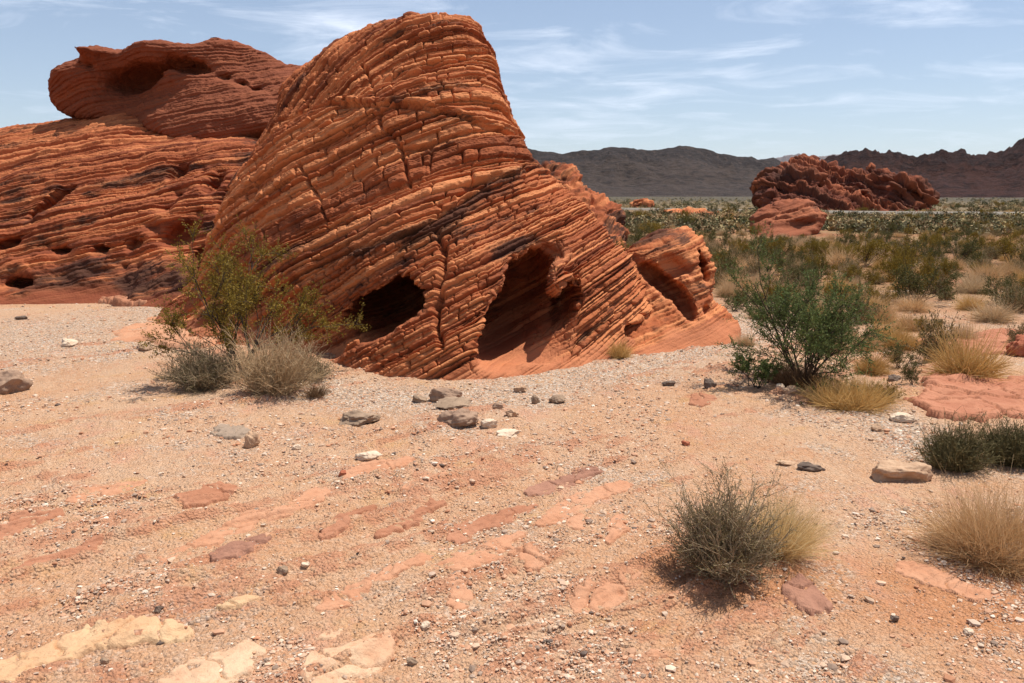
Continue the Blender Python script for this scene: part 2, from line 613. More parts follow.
def rock(name, poly, ctrl, thick, h, levels, mat, strata_fn, label, cat, caves=(), cuts=(), rnd=0.45, lump=(0.12, 0.6),
         zmin=-0.25, group=None, seed=1, rough=0.012, off=None, hollow=0.65, post=None, floor=True, depth_off=0.3, base_h=0.5, adds=()):
    """A rock with the outline `poly` (image rows/columns, placed at the depth of its own front surface),
    a front surface through `ctrl` (column, row, depth) and the given thickness, then carved and weathered."""
    cw = []
    for px, py, Y in ctrl:
        p = at(px, py, Y)
        cw.append((p[0], p[2], Y))
    tps = TPS(cw)
    pw = []
    for px, py in poly:
        Y = np.mean([c[2] for c in ctrl])
        for _ in range(6):
            p = at(px, py, Y)
            Y = 0.5 * Y + 0.5 * (float(tps(p[0], p[2])) + depth_off)
        p = at(px, py, Y)
        pw.append((p[0], p[2]))
    pw = smooth_poly(pw, 1)
    lo = pw.min(0) - 3 * h
    hi = pw.max(0) + 3 * h
    z0 = max(lo[1], zmin - 3 * h) if floor else lo[1]
    xs = np.arange(lo[0], hi[0], h)
    zs = np.arange(z0, hi[1], h)
    X2, Z2 = np.meshgrid(xs, zs, indexing='ij')
    d2 = poly_sdf(X2, Z2, pw)
    F2 = tps(X2, Z2)
    sel = d2 < 0
    ylo, yhi = F2[sel].min() - 0.4 - 3 * h, F2[sel].max() + thick + 4 * h
    ys = np.arange(ylo, yhi, h)
    gx, gz = np.gradient(F2, h)
    cosf = 1 / np.sqrt(1 + gx ** 2 + gz ** 2)
    X, Y, Z = np.meshgrid(xs, ys, zs, indexing='ij')
    d2 = d2 - (0.15 * rnd if off is None else off)
    sel = d2 < 0
    caves = [dict(c, c=tuple(resolve(c, tps, ctrl))) for c in caves]
    fr = (F2[:, None, :] - Y) * cosf[:, None, :]
    bk = (Y - (F2[:, None, :] + thick)) * cosf[:, None, :]
    f = smax(np.broadcast_to(d2[:, None, :], X.shape), fr, rnd)
    f = smax(f, bk, rnd)
    f = f + lump[0] * fbm(X * lump[1], Y * lump[1], Z * lump[1], seed, 3)
    for c in caves:
        f = smax(f, -ellip(X, Y, Z, c), c.get('k', 0.07))
    for a in adds:
        a = dict(a, c=tuple(resolve(a, tps, ctrl)))
        f = smin(f, ellip(X, Y, Z, a), a.get('k', 0.1))
    if floor:
        f = np.maximum(f, (zmin - Z))
    f[0], f[-1], f[:, 0], f[:, -1], f[:, :, 0], f[:, :, -1] = (h,) * 6
    V, Q = surface_nets(f, np.array([lo[0], ylo, z0]), h)
    if floor:
        keep = ~(V[Q][:, :, 2] < zmin + 1.5 * h).all(1)
        Q = Q[keep]
        used = np.unique(Q)
        remap = np.full(len(V), -1)
        remap[used] = np.arange(len(used))
        V, Q = V[used], remap[Q]
    V, N, Q = subdivide(V, Q, levels)
    x, y, z = V.T
    incave = np.zeros(len(V))
    for c in caves:
        incave = np.maximum(incave, 1 - sstep(-0.02, c.get('fade', 0.07), ellip(x, y, z, c)))
    basem = 1 - sstep(0.25 * base_h, base_h, z + 0.12 * fbm(x * 1.5, y * 1.5, z, seed + 3, 2))
    d, band, s, dark = strata_fn(x, y, z, N)
    amp = (1 - hollow * incave) * (1 - 0.8 * basem)
    for pts, wd, dp in cuts:
        cp = []
        for px, py in pts:
            Yc = np.mean([c[2] for c in ctrl])
            for _ in range(6):
                p = at(px, py, Yc)
                Yc = 0.5 * Yc + 0.5 * float(tps(p[0], p[2]))
            cp.append((p[0], p[2]))
        dd = line_dist(x + 0.03 * vnoise(x * 6, y * 6, z * 6, 5), z + 0.03 * vnoise(x * 6, y * 6, z * 6 + 9, 6), cp)
        d = d - dp * np.exp(-(dd / wd) ** 2) * (N[:, 1] < 0.3) * (0.55 + 0.45 * vnoise(x * 5, y * 5, z * 5, 8))
    V = V + N * (d * amp)[:, None]
    q = 0.1 / max(h, 0.08)
    amp2 = 1 - np.maximum(0.2 * incave, 0.6 * basem)
    V = V + N * (rough / q * amp2 * fbm(x * 8 * q, y * 8 * q, z * 13 * q, seed + 9, 4, 0.65))[:, None]
    me = make_mesh(name, V, Q, dict(band=band, strata=s, base=np.maximum(basem, 0.4 * incave), dark=dark))
    o = link(name, me, mat)
    tag(o, label, cat, group)
    return o


def ellip(x, y, z, c):
    (cx, cy, cz), (rx, ry, rz) = c['c'], c['r']
    a = math.radians(c.get('rot', 0))
    dx, dy, dz = x - cx, y - cy, z - cz
    u = dx * math.cos(a) + dz * math.sin(a)
    w = -dx * math.sin(a) + dz * math.cos(a)
    b = math.radians(c.get('yaw', 0))
    u, dy = u * math.cos(b) + dy * math.sin(b), -u * math.sin(b) + dy * math.cos(b)
    return (np.sqrt((u / rx) ** 2 + (dy / ry) ** 2 + (w / rz) ** 2) - 1) * min(rx, ry, rz)


def resolve(c, tps, ctrl):
    px, py, off = c['p']
    Y = np.mean([q[2] for q in ctrl])
    for _ in range(8):
        p = at(px, py, Y)
        Y = 0.5 * Y + 0.5 * float(tps(p[0], p[2]))
    p = at(px, py, Y)
    return p[0], p[1] + off, p[2]


def cave(px, py, off, r, rot=0, yaw=0, k=0.07, fade=0.07):
    """a hollow seen at that column and row, its centre `off` metres behind the front surface"""
    return dict(p=(px, py, off), r=r, rot=rot, yaw=yaw, k=k, fade=fade)


#@@ROCKS
# ------------------------------------------------------------------ the main leaning rock with the caves
def wx(px, py, Y):
    p = at(px, py, Y)
    return p[0], p[2]


def strata_main(x, y, z, N):
    wob = 0.025 * fbm(x * 0.6, y * 0.6, z * 0.6, 31, 2) + 0.004 * vnoise(x * 5, y * 5, z * 5, 33)
    yy = y - 9.0
    # lower set: beds rising to the right; they bend upward on the right flank
    sa = z - 0.54 * x + 0.16 * yy + wob - 0.10 * np.maximum(x - 0.2, 0) ** 2
    ua = x * 0.89 + z * 0.46 - 0.25 * yy + 0.03 * vnoise(x * 3, y * 3, z * 3, 4)
    # middle-left set: thick beds, gentler
    sb = z - 0.40 * x + 0.26 * yy + wob + 3.3
    ub = x * 0.95 + z * 0.30 - 0.25 * yy + 0.03 * vnoise(x * 3, y * 3, z * 3, 14)
    # cap set: beds that follow the domed outline, steep on the left
    xl = np.minimum(x + 1.0, 0)
    sc_ = z - 0.24 * x + 0.26 * yy + wob * 1.4 + 0.42 * xl ** 2 + 9.1
    da, ba = ribs(sa, ua, 101, 0.024, 0.085, (0.08, 0.26), 0.016, 0.015, 0.052, 0.060, 0.008, 0.007)
    db, bb = ribs(sb, ub, 102, 0.038, 0.150, (0.12, 0.50), 0.024, 0.018, 0.074, 0.075, 0.009, 0.008)
    dc, bc = ribs(sc_, ub, 103, 0.028, 0.115, (0.10, 0.50), 0.021, 0.016, 0.068, 0.065, 0.009, 0.007)
    # the bounding surfaces, as heights over x in the face
    n = 0.05 * vnoise(x * 2, y * 2, 3.3, 41)
    xa, za = np.array([wx(200, 330, 10.5), wx(330, 262, 8.9), wx(420, 232, 8.8), wx(500, 178, 9.2), wx(540, 165, 9.5), wx(700, 120, 9.8)]).T
    lim_ab = np.interp(x, xa, za) + n
    xc, zc = np.array([wx(215, 190, 10.4), wx(270, 118, 10.1), wx(330, 105, 9.9), wx(420, 105, 9.6), wx(515, 130, 9.6), wx(600, 160, 9.6)]).T
    lim_bc = np.interp(x, xc, zc) + n
    setb = z > lim_ab
    setc = z > lim_bc
    d = np.where(setc, dc, np.where(setb, db, da))
    band = np.where(setc, bc, np.where(setb, bb, ba))
    s = np.where(setc, sc_, np.where(setb, sb, sa))
    d = d - 0.06 * np.exp(-((z - lim_ab) / 0.02) ** 2) - 0.05 * np.exp(-((z - lim_bc + 0.03) / 0.02) ** 2)
    d = d + 0.05 * np.exp(-((z - lim_bc - 0.03) / 0.035) ** 2) * (x > -2.2)
    # thick beds step in and out as units
    i, t, th = layer(s, 140, 0.22, 0.5)
    par = np.clip(0.65 + 0.9 * vnoise(ua * 0.9 + 7.0 * (i + (t > 0.5)), 0.2, 0.0, 17), 0, 1)
    d = d + 0.03 * (hash3(i, 2, 2, 3) * 2 - 1) - 0.085 * par * np.exp(-(np.minimum(t, 1 - t) * th / 0.013) ** 2)
    d = d + 0.04 * fbm(x * 1.2, y * 1.2, z * 1.2, 51, 4)
    dark = 0.6 * np.exp(-((z - lim_ab + 0.02) / 0.10) ** 2) + 0.5 * sstep(0.2, 1.0, x) * (z > lim_ab - 0.3)
    return d, band, s, dark


main_poly = [(125, 345), (175, 300), (205, 262), (214, 225), (228, 188), (248, 152), (270, 112), (290, 82), (312, 66), (345, 46), (398, 26), (440, 19), (474, 20), (487, 40), (497, 80),
             (512, 118), (522, 140), (535, 158), (560, 190), (600, 232), (632, 272), (648, 300), (668, 330), (680, 380), (600, 470), (430, 480), (250, 450), (140, 400)]
main_ctrl = [(135, 333, 10.2), (190, 335, 9.5), (250, 350, 8.9), (340, 366, 8.1), (440, 384, 7.4), (530, 378, 7.55), (590, 362, 8.1), (655, 342, 9.1),
             (300, 300, 8.9), (380, 300, 8.1), (450, 300, 7.8), (520, 290, 8.0), (590, 290, 8.6), (240, 300, 9.5), (190, 300, 10.6),
             (300, 220, 9.35), (400, 210, 8.75), (480, 210, 8.75), (560, 220, 9.2), (225, 230, 10.2),
             (300, 130, 9.95), (400, 120, 9.5), (480, 120, 9.5), (310, 75, 10.5), (400, 35, 10.3), (470, 30, 10.2), (515, 120, 9.9),
             (440, 480, 6.6), (250, 440, 7.6), (600, 460, 7.3)]
main_caves = [
    cave(379, 316, 0.9, (0.45, 1.5, 0.27), 22, 0, 0.035, 0.03), cave(404, 300, 0.7, (0.22, 1.1, 0.25), 50, 0, 0.035, 0.03), cave(368, 325, 0.5, (0.25, 1.0, 0.2), 0, 0, 0.035, 0.03),
    cave(318, 344, 0.0, (0.60, 0.26, 0.20), 20, 0, 0.14, 0.12),
    cave(513, 327, 0.9, (0.60, 1.3, 0.34), 42, 0, 0.04, 0.03), cave(528, 285, 0.6, (0.30, 1.2, 0.26), 50, 0, 0.05, 0.04), cave(498, 350, 0.6, (0.30, 1.0, 0.22), 10, 0, 0.04, 0.03),
    cave(550, 326, 0.02, (0.52, 0.36, 0.30), 46, 0, 0.10, 0.08), cave(550, 256, 0.06, (0.30, 0.28, 0.14), 40, 0, 0.10, 0.08),
    cave(567, 306, 0.5, (0.12, 0.9, 0.27), -12, 0, 0.04, 0.03), cave(549, 324, 0.4, (0.26, 0.9, 0.16), 35, 0, 0.04, 0.03), cave(498, 360, 0.30, (0.24, 0.7, 0.12), -10, 0, 0.04, 0.03), cave(632, 331, 0.25, (0.16, 0.5, 0.085), 8, 0, 0.04, 0.03),
]
main_adds = [cave(556, 280, 0.22, (0.10, 0.30, 0.22), -18, 0, 0.10)]
main_cuts = [([(437, 232), (444, 262), (436, 300), (440, 345)], 0.028, 0.22), ([(362, 60), (374, 95), (384, 128), (402, 150), (410, 190)], 0.02, 0.10),
             ([(300, 165), (322, 205), (330, 232)], 0.016, 0.09), ([(404, 150), (430, 145), (428, 170)], 0.02, 0.12), ([(548, 250), (575, 265), (578, 300)], 0.03, 0.12),
             ([(360, 84), (400, 76), (440, 62), (490, 48)], 0.03, 0.14), ([(440, 205), (470, 190), (500, 176)], 0.03, 0.12)]
rock('leaning_rock', main_poly, main_ctrl, 3.0, 0.062, 3, M_ROCK, strata_main,
     'large leaning beehive of layered orange sandstone with two dark caves at its foot', 'rock formation', main_caves, main_cuts, adds=main_adds, rnd=0.42, lump=(0.10, 0.8), seed=3, base_h=0.22)


# ------------------------------------------------------------------ small weathered rock with an arch, right of the caves
def strata_arch(x, y, z, N):
    wob = 0.04 * fbm(x, y, z, 61, 3)
    s = z - 0.42 * x + 0.2 * (y - 10) + wob
    u = x * 0.92 + z * 0.4
    d, band = ribs(s, u, 105, 0.03, 0.08, (0.15, 0.5), 0.014, 0.008, 0.028, 0.018)
    return d + 0.04 * fbm(x * 2, y * 2, z * 2, 71, 3), band, s, 0.1 + 0 * x


rock('arch_rock', [(585, 330), (612, 285), (626, 262), (645, 248), (668, 240), (690, 233), (704, 235), (711, 252), (714, 275), (713, 292), (716, 306), (728, 319), (740, 330), (744, 370), (690, 400), (600, 390)],
     [(600, 350, 8.8), (640, 345, 8.75), (690, 338, 9.0), (728, 325, 9.5), (640, 300, 9.5), (690, 290, 9.35), (720, 300, 9.7), (650, 255, 9.9), (690, 245, 9.7), (708, 250, 9.85), (640, 390, 8), (625, 270, 10.1)],
     1.3, 0.06, 2, M_ROCK, strata_arch, 'small hollowed orange rock with a narrow arch, right of the leaning rock', 'rock formation',
     [cave(662, 282, 0.16, (0.42, 0.55, 0.11), -40, 0, 0.04), cave(686, 304, 0.14, (0.26, 0.45, 0.09), -62, 0, 0.04), cave(706, 268, 0.15, (0.05, 0.6, 0.20), 8, 0, 0.03, 0.03),
      cave(709, 312, 0.08, (0.07, 0.25, 0.07), 0, 0, 0.03), cave(672, 266, 0.05, (0.20, 0.22, 0.13), -20, 0, 0.04), cave(690, 262, 0.0, (0.04, 0.1, 0.2), 8, 0, 0.05)],
     rnd=0.22, lump=(0.06, 1.4), seed=5, depth_off=0.2, base_h=0.25)


# ------------------------------------------------------------------ left dome and the boulder on it
def strata_left(x, y, z, N):
    wob = 0.10 * fbm(x * 0.5, y * 0.5, z * 0.5, 81, 3)
    s = z - 0.30 * x + 0.36 * (y - 15) + wob + 0.02 * (x + 6) ** 2
    u = x * 0.95 + z * 0.2
    d, band = ribs(s, u, 107, 0.030, 0.11, (0.3, 1.1), 0.024, 0.010, 0.070, 0.03, 0.015, 0.010)
    i, t, th = layer(s, 141, 0.3, 0.8)
    d = d + 0.03 * (hash3(i, 2, 2, 3) * 2 - 1) - 0.10 * np.exp(-(np.minimum(t, 1 - t) * th / 0.02) ** 2)
    soft = 1 - sstep(0.95, 1.15, z - 0.05 * x + 0.1 * vnoise(x, y, z, 4))
    d = d * (1 - 0.75 * soft) + soft * 0.09 * fbm(x * 1.6, y * 1.6, z * 1.9, 85, 4) + 0.04 * fbm(x * 1.5, y * 1.5, z * 1.5, 83, 3)
    rightside = sstep(-5.6, -4.6, x)  # right flank darkened for varnish plus shade, both put into the colour
    return d, band, s, 0.6 * soft + 0.75 * rightside  # soft foot also darkened in colour, painting its shadowed pitted faces


left_caves = [cave(50, 205, 0.1, (0.11, 0.6, 0.55), -36, 0, 0.05), cave(97, 249, 0.2, (0.15, 0.5, 0.085), 0, 0, 0.04, 0.03), cave(127, 247, 0.2, (0.12, 0.5, 0.10), 12, 0, 0.04, 0.03),
              cave(174, 236, 0.2, (0.34, 0.6, 0.22), 15, 0, 0.06), cave(212, 183, 0.15, (0.13, 0.5, 0.26), -20, 0, 0.05), cave(177, 173, 0.1, (0.16, 0.4, 0.22), -30, 0, 0.05), cave(222, 203, 0.2, (0.13, 0.5, 0.24), -20, 0, 0.05),
              cave(162, 208, 0.12, (0.17, 0.35, 0.10), 20, 0, 0.05), cave(176, 193, 0.12, (0.14, 0.35, 0.09), 20, 0, 0.05), cave(62, 252, 0.1, (0.22, 0.35, 0.07), 3, 0, 0.05), cave(8, 246, 0.1, (0.25, 0.4, 0.1), 5, 0, 0.05), cave(118, 271, 0.1, (0.11, 0.3, 0.07), 0, 0, 0.04),
              cave(132, 268, 0.1, (0.07, 0.25, 0.06), 0, 0, 0.04), cave(196, 262, 0.2, (0.22, 0.6, 0.34), 0, 0, 0.05), cave(22, 284, 0.1, (0.3, 0.4, 0.12), 0, 0, 0.05), cave(192, 215, 0.1, (0.13, 0.3, 0.12), 0, 0, 0.05),
              cave(150, 228, 0.05, (0.2, 0.25, 0.12), 0, 0, 0.06), cave(203, 170, 0.05, (0.10, 0.25, 0.1), 0, 0, 0.05)]
rock('layered_dome', [(-330, 330), (-260, 210), (-150, 160), (-60, 140), (0, 127), (50, 116), (95, 112), (140, 117), (200, 134), (252, 148), (285, 170), (300, 260), (300, 350), (100, 360)],
     [(-250, 300, 13.5), (0, 299, 12.9), (100, 294, 12.9), (190, 302, 12.2), (260, 300, 12.6), (-200, 220, 14.2), (0, 240, 13.6), (100, 240, 13.5), (190, 235, 13.4), (260, 230, 13.4), (0, 180, 14.9), (110, 180, 14.9), (200, 180, 14.5), (260, 180, 14.6),
      (0, 135, 17.4), (100, 120, 17.6), (200, 142, 16.6), (-150, 165, 17.2), (100, 350, 11.5), (-200, 340, 11.5)],
     4.0, 0.13, 3, M_ROCK_LEFT, strata_left, 'broad domed red rock with fine tilted layers and small holes along its foot', 'rock formation', left_caves, (),
     rnd=0.6, lump=(0.16, 0.5), seed=8, base_h=0.25, rough=0.011)


def strata_top(x, y, z, N):
    wob = 0.12 * fbm(x * 0.45, y * 0.45, z * 0.45, 91, 3)
    s = z - 0.16 * x + 0.25 * (y - 17) + wob - 0.10 * np.maximum(x + 6.0, 0) ** 2 + 0.10 * np.minimum(x + 8.0, 0) ** 2
    u = x * 0.95 + z * 0.25
    d, band = ribs(s, u, 109, 0.045, 0.13, (0.3, 1.0), 0.07, 0.022, 0.12, 0.04, 0.02, 0.013)
    i, t, th = layer(s, 142, 0.3, 0.7)
    d = d + 0.07 * (hash3(i, 2, 2, 3) * 2 - 1)
    return d + 0.10 * fbm(x * 1.1, y * 1.1, z * 1.1, 93, 4), band, s, 0.45 + 0 * x


rock('perched_boulder', [(57, 92), (62, 76), (76, 58), (68, 44), (92, 38), (125, 38), (155, 37), (176, 44), (192, 47), (208, 39), (226, 43), (250, 53), (276, 64), (302, 73), (308, 105), (280, 140), (250, 148), (200, 140), (140, 118), (80, 116), (60, 102)],
     [(60, 92, 17.7), (78, 55, 17.1), (120, 44, 17.0), (180, 50, 17.3), (130, 84, 18.3), (90, 108, 17.8), (165, 100, 17.9), (200, 74, 17.5), (240, 58, 18.1), (290, 78, 17.9), (200, 112, 17.1), (250, 118, 16.9), (250, 145, 16.9), (150, 120, 17.3)],
     3.0, 0.13, 3, M_ROCK_DARK, strata_top, 'dark red scooped boulder perched on top of the layered dome', 'boulder',
     [cave(140, 78, 0.1, (0.75, 0.9, 0.26), 14, 0, 0.08, 0.2), cave(182, 64, 0.1, (0.5, 0.8, 0.16), -10, 0, 0.08, 0.15), cave(258, 140, 0.1, (0.4, 0.6, 0.15), 20, 0, 0.08), cave(84, 60, 0.0, (0.5, 0.5, 0.06), 20, 0, 0.06), cave(240, 84, 0.0, (0.8, 0.3, 0.05), -20, 0, 0.05)], (),
     rnd=0.5, lump=(0.16, 0.6), seed=12, floor=False, zmin=-99, base_h=-90, hollow=0.35, rough=0.03, off=0.07)


# ------------------------------------------------------------------ mid and far outcrops
def strata_gen(slope, lo, hi, amp, lump, sc, seed, dk=0.2, crease=0.0):
    def fn(x, y, z, N):
        s = z - slope * x + 0.15 * y + 0.3 * sc * fbm(x * 0.4 / sc, y * 0.4 / sc, z * 0.4 / sc, seed, 3)
        u = x + slope * z
        d, band = ribs(s, u, seed, lo, hi, (hi * 2, hi * 6), amp, amp * 0.7, amp * 1.6, amp * 1.3, lo * 0.25, lo * 0.2)
        d = d + lump * fbm(x * 0.9 / sc, y * 0.9 / sc, z * 0.9 / sc, seed + 5, 5, 0.6)
        d = d + crease * (0.5 - 1.6 * np.abs(fbm(x * 1.3 / sc, y * 1.3 / sc, z * 1.9 / sc, seed + 8, 4, 0.55)))
        return d, band, s, dk + 0 * x
    return fn


rock('rounded_outcrop', [(520, 300), (535, 180), (552, 168), (570, 170), (584, 186), (596, 202), (606, 206), (622, 210), (628, 222), (628, 240), (600, 300)],
     [(540, 240, 21), (580, 240, 20.6), (620, 236, 21), (560, 200, 21.6), (590, 210, 21.3), (560, 172, 22.4), (620, 212, 21.6), (570, 290, 18)],
     3.5, 0.2, 2, M_ROCK_LEFT, strata_gen(0.3, 0.08, 0.2, 0.05, 0.18, 1.0, 121, 0.3, 0.08), 'rounded red outcrop peeking out behind the right shoulder of the leaning rock', 'rock formation', (), (), rnd=0.5, lump=(0.25, 0.5), seed=14, zmin=-0.6)
rock('low_outcrop', [(752, 240), (757, 217), (760, 210), (778, 200), (800, 195), (815, 197), (822, 214), (829, 232), (815, 250), (760, 250)],
     [(745, 232, 38.5), (790, 233, 37.5), (828, 232, 38.5), (790, 214, 39.0), (812, 206, 39.3), (770, 203, 40.5), (800, 197, 41), (790, 250, 35)],
     3, 0.28, 2, M_ROCK_MID, strata_gen(0.16, 0.12, 0.40, 0.09, 0.12, 1.8, 123, 0.0), 'low smooth orange red outcrop standing among the desert shrubs', 'rock formation', [cave(805, 224, 0.0, (1.0, 0.9, 0.25), 12, 0, 0.15)], (), rnd=0.5, lump=(0.14, 0.35), seed=16, zmin=-0.8, off=-0.12)
rock('craggy_outcrop', [(768, 240), (772, 196), (775, 184), (780, 174), (780, 178), (795, 173), (806, 166), (818, 160), (834, 158), (848, 166), (862, 170), (876, 178), (884, 170), (896, 165), (906, 170), (918, 176), (926, 184), (938, 188), (943, 206), (938, 240)],
     [(757, 206, 104), (800, 207, 102), (850, 208, 101), (900, 209, 99), (940, 206, 101), (800, 185, 106), (850, 185, 107), (900, 185, 102), (830, 162, 115), (775, 176, 112), (895, 170, 106), (757, 235, 101), (850, 235, 98), (940, 235, 98)],
     9, 0.7, 2, M_ROCK_FAR, strata_gen(-0.75, 0.45, 1.7, 0.55, 0.65, 3.2, 125, 0.25, 0.45), 'large craggy dark red outcrop rising from the plain in the middle distance', 'rock formation',
     [cave(885, 182, 0.0, (0.9, 3.0, 2.8), -24, 0, 0.5), cave(822, 186, 0, (4, 1.2, 0.5), 38, 0, 0.4), cave(850, 192, 0, (3.5, 1.2, 0.6), -38, 0, 0.4), cave(790, 190, 0, (3.5, 1.2, 0.5), 40, 0, 0.4), cave(917, 196, 0, (1.5, 1.2, 0.5), -30, 0, 0.4)], (), rnd=1.2, lump=(0.7, 0.16), seed=18, zmin=-2.0, base_h=0.2, off=-0.2)
rock('flat_red_outcrop', [(672, 222), (676, 211), (690, 207), (705, 208), (716, 209), (720, 222)], [(680, 215, 74), (715, 215, 74), (695, 209, 76), (695, 222, 70)], 6, 0.4, 2, M_ROCK,
     strata_gen(0.1, 0.15, 0.4, 0.06, 0.15, 1.5, 127, 0.0), 'long flat pale red outcrop on the plain near the far road', 'rock formation', (), (), rnd=0.4, lump=(0.2, 0.4), seed=20, zmin=-0.8, base_h=0.1)
rock('knobby_outcrop', [(634, 215), (638, 203), (648, 199), (655, 202), (658, 215)], [(640, 208, 128), (655, 208, 128), (647, 200, 130), (647, 215, 120)], 5, 0.6, 2, M_ROCK,
     strata_gen(0.1, 0.3, 0.6, 0.15, 0.4, 2.0, 129, 0.0), 'tiny red knob of rock on the plain beyond the far road', 'rock formation', (), (), rnd=0.8, lump=(0.4, 0.3), seed=22, zmin=-0.8, base_h=0.1)

#@@GROUND
# ------------------------------------------------------------------ ground sheet, reaching the horizon
th_in = np.radians(np.linspace(-42, 42, 760))
th_out = np.radians(np.linspace(42, 318, 90))[1:-1]
th = np.concatenate([th_in, th_out])
ry = np.concatenate([np.linspace(0.05, 1.2, 8), CAM_H * F_PX / np.linspace(900, 8, 640), np.geomspace(185, 40000, 40)])
R, T = np.meshgrid(ry, th, indexing='ij')
GX, GY = R * np.sin(T), R * np.cos(T)
GZ = ground_z(GX, GY)
GZ = GZ + (1 - sstep(9, 16, R)) * 0.0075 * fbm(GX * 13, GY * 13, 0.5, 207, 5, 0.72)
nr, ntn = R.shape
ii, jj = np.meshgrid(np.arange(nr - 1), np.arange(ntn), indexing='ij')
j2 = (jj + 1) % ntn
Qg = np.stack([ii * ntn + jj, ii * ntn + j2, (ii + 1) * ntn + j2, (ii + 1) * ntn + jj], -1).reshape(-1, 4)
ribattr = ground_rib(GX, GY).ravel()
# wash of pale gravel along the foot of the rocks
gp = [gpt(*p)[:2] for p in [(330, 392), (440, 402), (560, 380), (650, 362), (740, 335), (790, 300)]]
g2 = [gpt(*p)[:2] for p in [(60, 345), (10, 330), (140, 318)]]
g3 = [gpt(*p)[:2] for p in [(860, 412), (895, 432), (925, 450)]]
gx, gy = GX.ravel(), GY.ravel()
wash = np.exp(-(line_dist(gx, gy, gp) / 0.55) ** 2)
wash = np.maximum(wash, 0.8 * np.exp(-(line_dist(gx, gy, g2) / 1.3) ** 2))
wash = np.maximum(wash, 1.0 * np.exp(-(line_dist(gx, gy, g3) / 0.28) ** 2))
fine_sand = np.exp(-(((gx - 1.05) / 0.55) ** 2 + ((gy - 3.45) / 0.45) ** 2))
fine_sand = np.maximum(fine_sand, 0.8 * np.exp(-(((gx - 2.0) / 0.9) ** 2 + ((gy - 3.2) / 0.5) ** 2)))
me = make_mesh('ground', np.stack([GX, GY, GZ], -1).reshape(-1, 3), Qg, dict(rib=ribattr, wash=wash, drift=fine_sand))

m, nt, bs = new_mat('desert_ground')
g = NB(nt)
P = g.pos()
big = g.noise(P, 0.55, 5, 0.6)
mid = g.noise(P, 2.6, 6, 0.62)
fine = g.noise(P, 26, 6, 0.7)
peb = g.noise(P, 95, 3, 0.7)
c = g.ramp(g.m('ADD', g.m('MULTIPLY', big, 0.55), g.m('MULTIPLY', mid, 0.5)), [(0.30, (0.47, 0.190, 0.084)), (0.46, (0.53, 0.275, 0.142)), (0.66, (0.57, 0.355, 0.215))])
c = g.mix(g.rng(fine, 0.40, 0.72, 0, 0.6), c, (0.63, 0.44, 0.30))
c = g.mix(g.rng(g.noise(P, 44, 4, 0.7), 0.52, 0.70, 0, 0.55), c, (0.36, 0.19, 0.11))
grav = g.noise(P, 1.2, 5, 0.65)
gm = g.m('ADD', g.rng(grav, 0.50, 0.66, 0.06, 0.75), g.m('MULTIPLY', g.attr('wash'), 1.0), True)
vc = g.voro(P, 70, 'Color')
sepn = nt.nodes.new('ShaderNodeSeparateColor')
nt.links.new(vc, sepn.inputs[0])
gcol = g.ramp(sepn.outputs[0], [(0.0, (0.14, 0.105, 0.085)), (0.25, (0.34, 0.245, 0.175)), (0.6, (0.52, 0.385, 0.28)), (0.9, (0.68, 0.57, 0.46))])
c = g.mix(g.rng(g.noise(P, 1.9, 5, 0.65), 0.56, 0.68, 0, 0.6), c, (0.56, 0.315, 0.135))
c = g.mix(g.rng(g.noise(g.scale(P, (1.3, 0.8, 1)), 1.6, 6, 0.65), 0.55, 0.66, 0, 0.6), c, (0.56, 0.275, 0.17))
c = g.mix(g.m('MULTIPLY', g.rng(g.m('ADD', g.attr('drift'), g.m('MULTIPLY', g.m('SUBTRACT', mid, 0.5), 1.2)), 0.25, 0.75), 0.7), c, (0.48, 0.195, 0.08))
gsel = g.m('MULTIPLY', gm, g.rng(sepn.outputs[1], 0.25, 0.45))
c = g.mix(gsel, c, gcol)
c = g.mix(g.m('MULTIPLY', g.rng(g.attr('rib'), 0.14, 0.40, 0, 0.75), g.rng(g.noise(P, 6.0, 5, 0.7), 0.40, 0.56)), c, g.mix(mid, (0.42, 0.155, 0.078), (0.53, 0.26, 0.15)))
c = g.mix(g.rng(peb, 0.62, 0.72, 0, 0.5), c, (0.25, 0.14, 0.09))
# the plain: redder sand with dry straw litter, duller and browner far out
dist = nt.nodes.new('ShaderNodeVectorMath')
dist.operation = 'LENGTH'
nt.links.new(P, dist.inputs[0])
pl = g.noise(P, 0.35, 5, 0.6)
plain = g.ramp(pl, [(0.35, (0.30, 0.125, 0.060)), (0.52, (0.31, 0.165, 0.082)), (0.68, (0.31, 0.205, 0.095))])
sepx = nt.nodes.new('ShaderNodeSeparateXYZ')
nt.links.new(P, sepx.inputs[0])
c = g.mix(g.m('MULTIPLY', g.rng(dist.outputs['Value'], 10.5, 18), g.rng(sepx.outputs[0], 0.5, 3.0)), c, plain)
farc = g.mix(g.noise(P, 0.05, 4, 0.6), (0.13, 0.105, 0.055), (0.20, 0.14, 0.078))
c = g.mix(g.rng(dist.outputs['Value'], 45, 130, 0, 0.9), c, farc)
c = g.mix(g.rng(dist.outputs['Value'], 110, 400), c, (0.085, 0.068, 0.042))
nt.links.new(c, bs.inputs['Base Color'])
b = g.bump(g.m('ADD', fine, g.m('MULTIPLY', g.voro(P, 70), -0.8)), 0.85, 0.024)
b = g.bump(peb, 0.7, 0.008, b)
nt.links.new(b, bs.inputs['Normal'])
tag(link('ground', me, m), kind='structure')


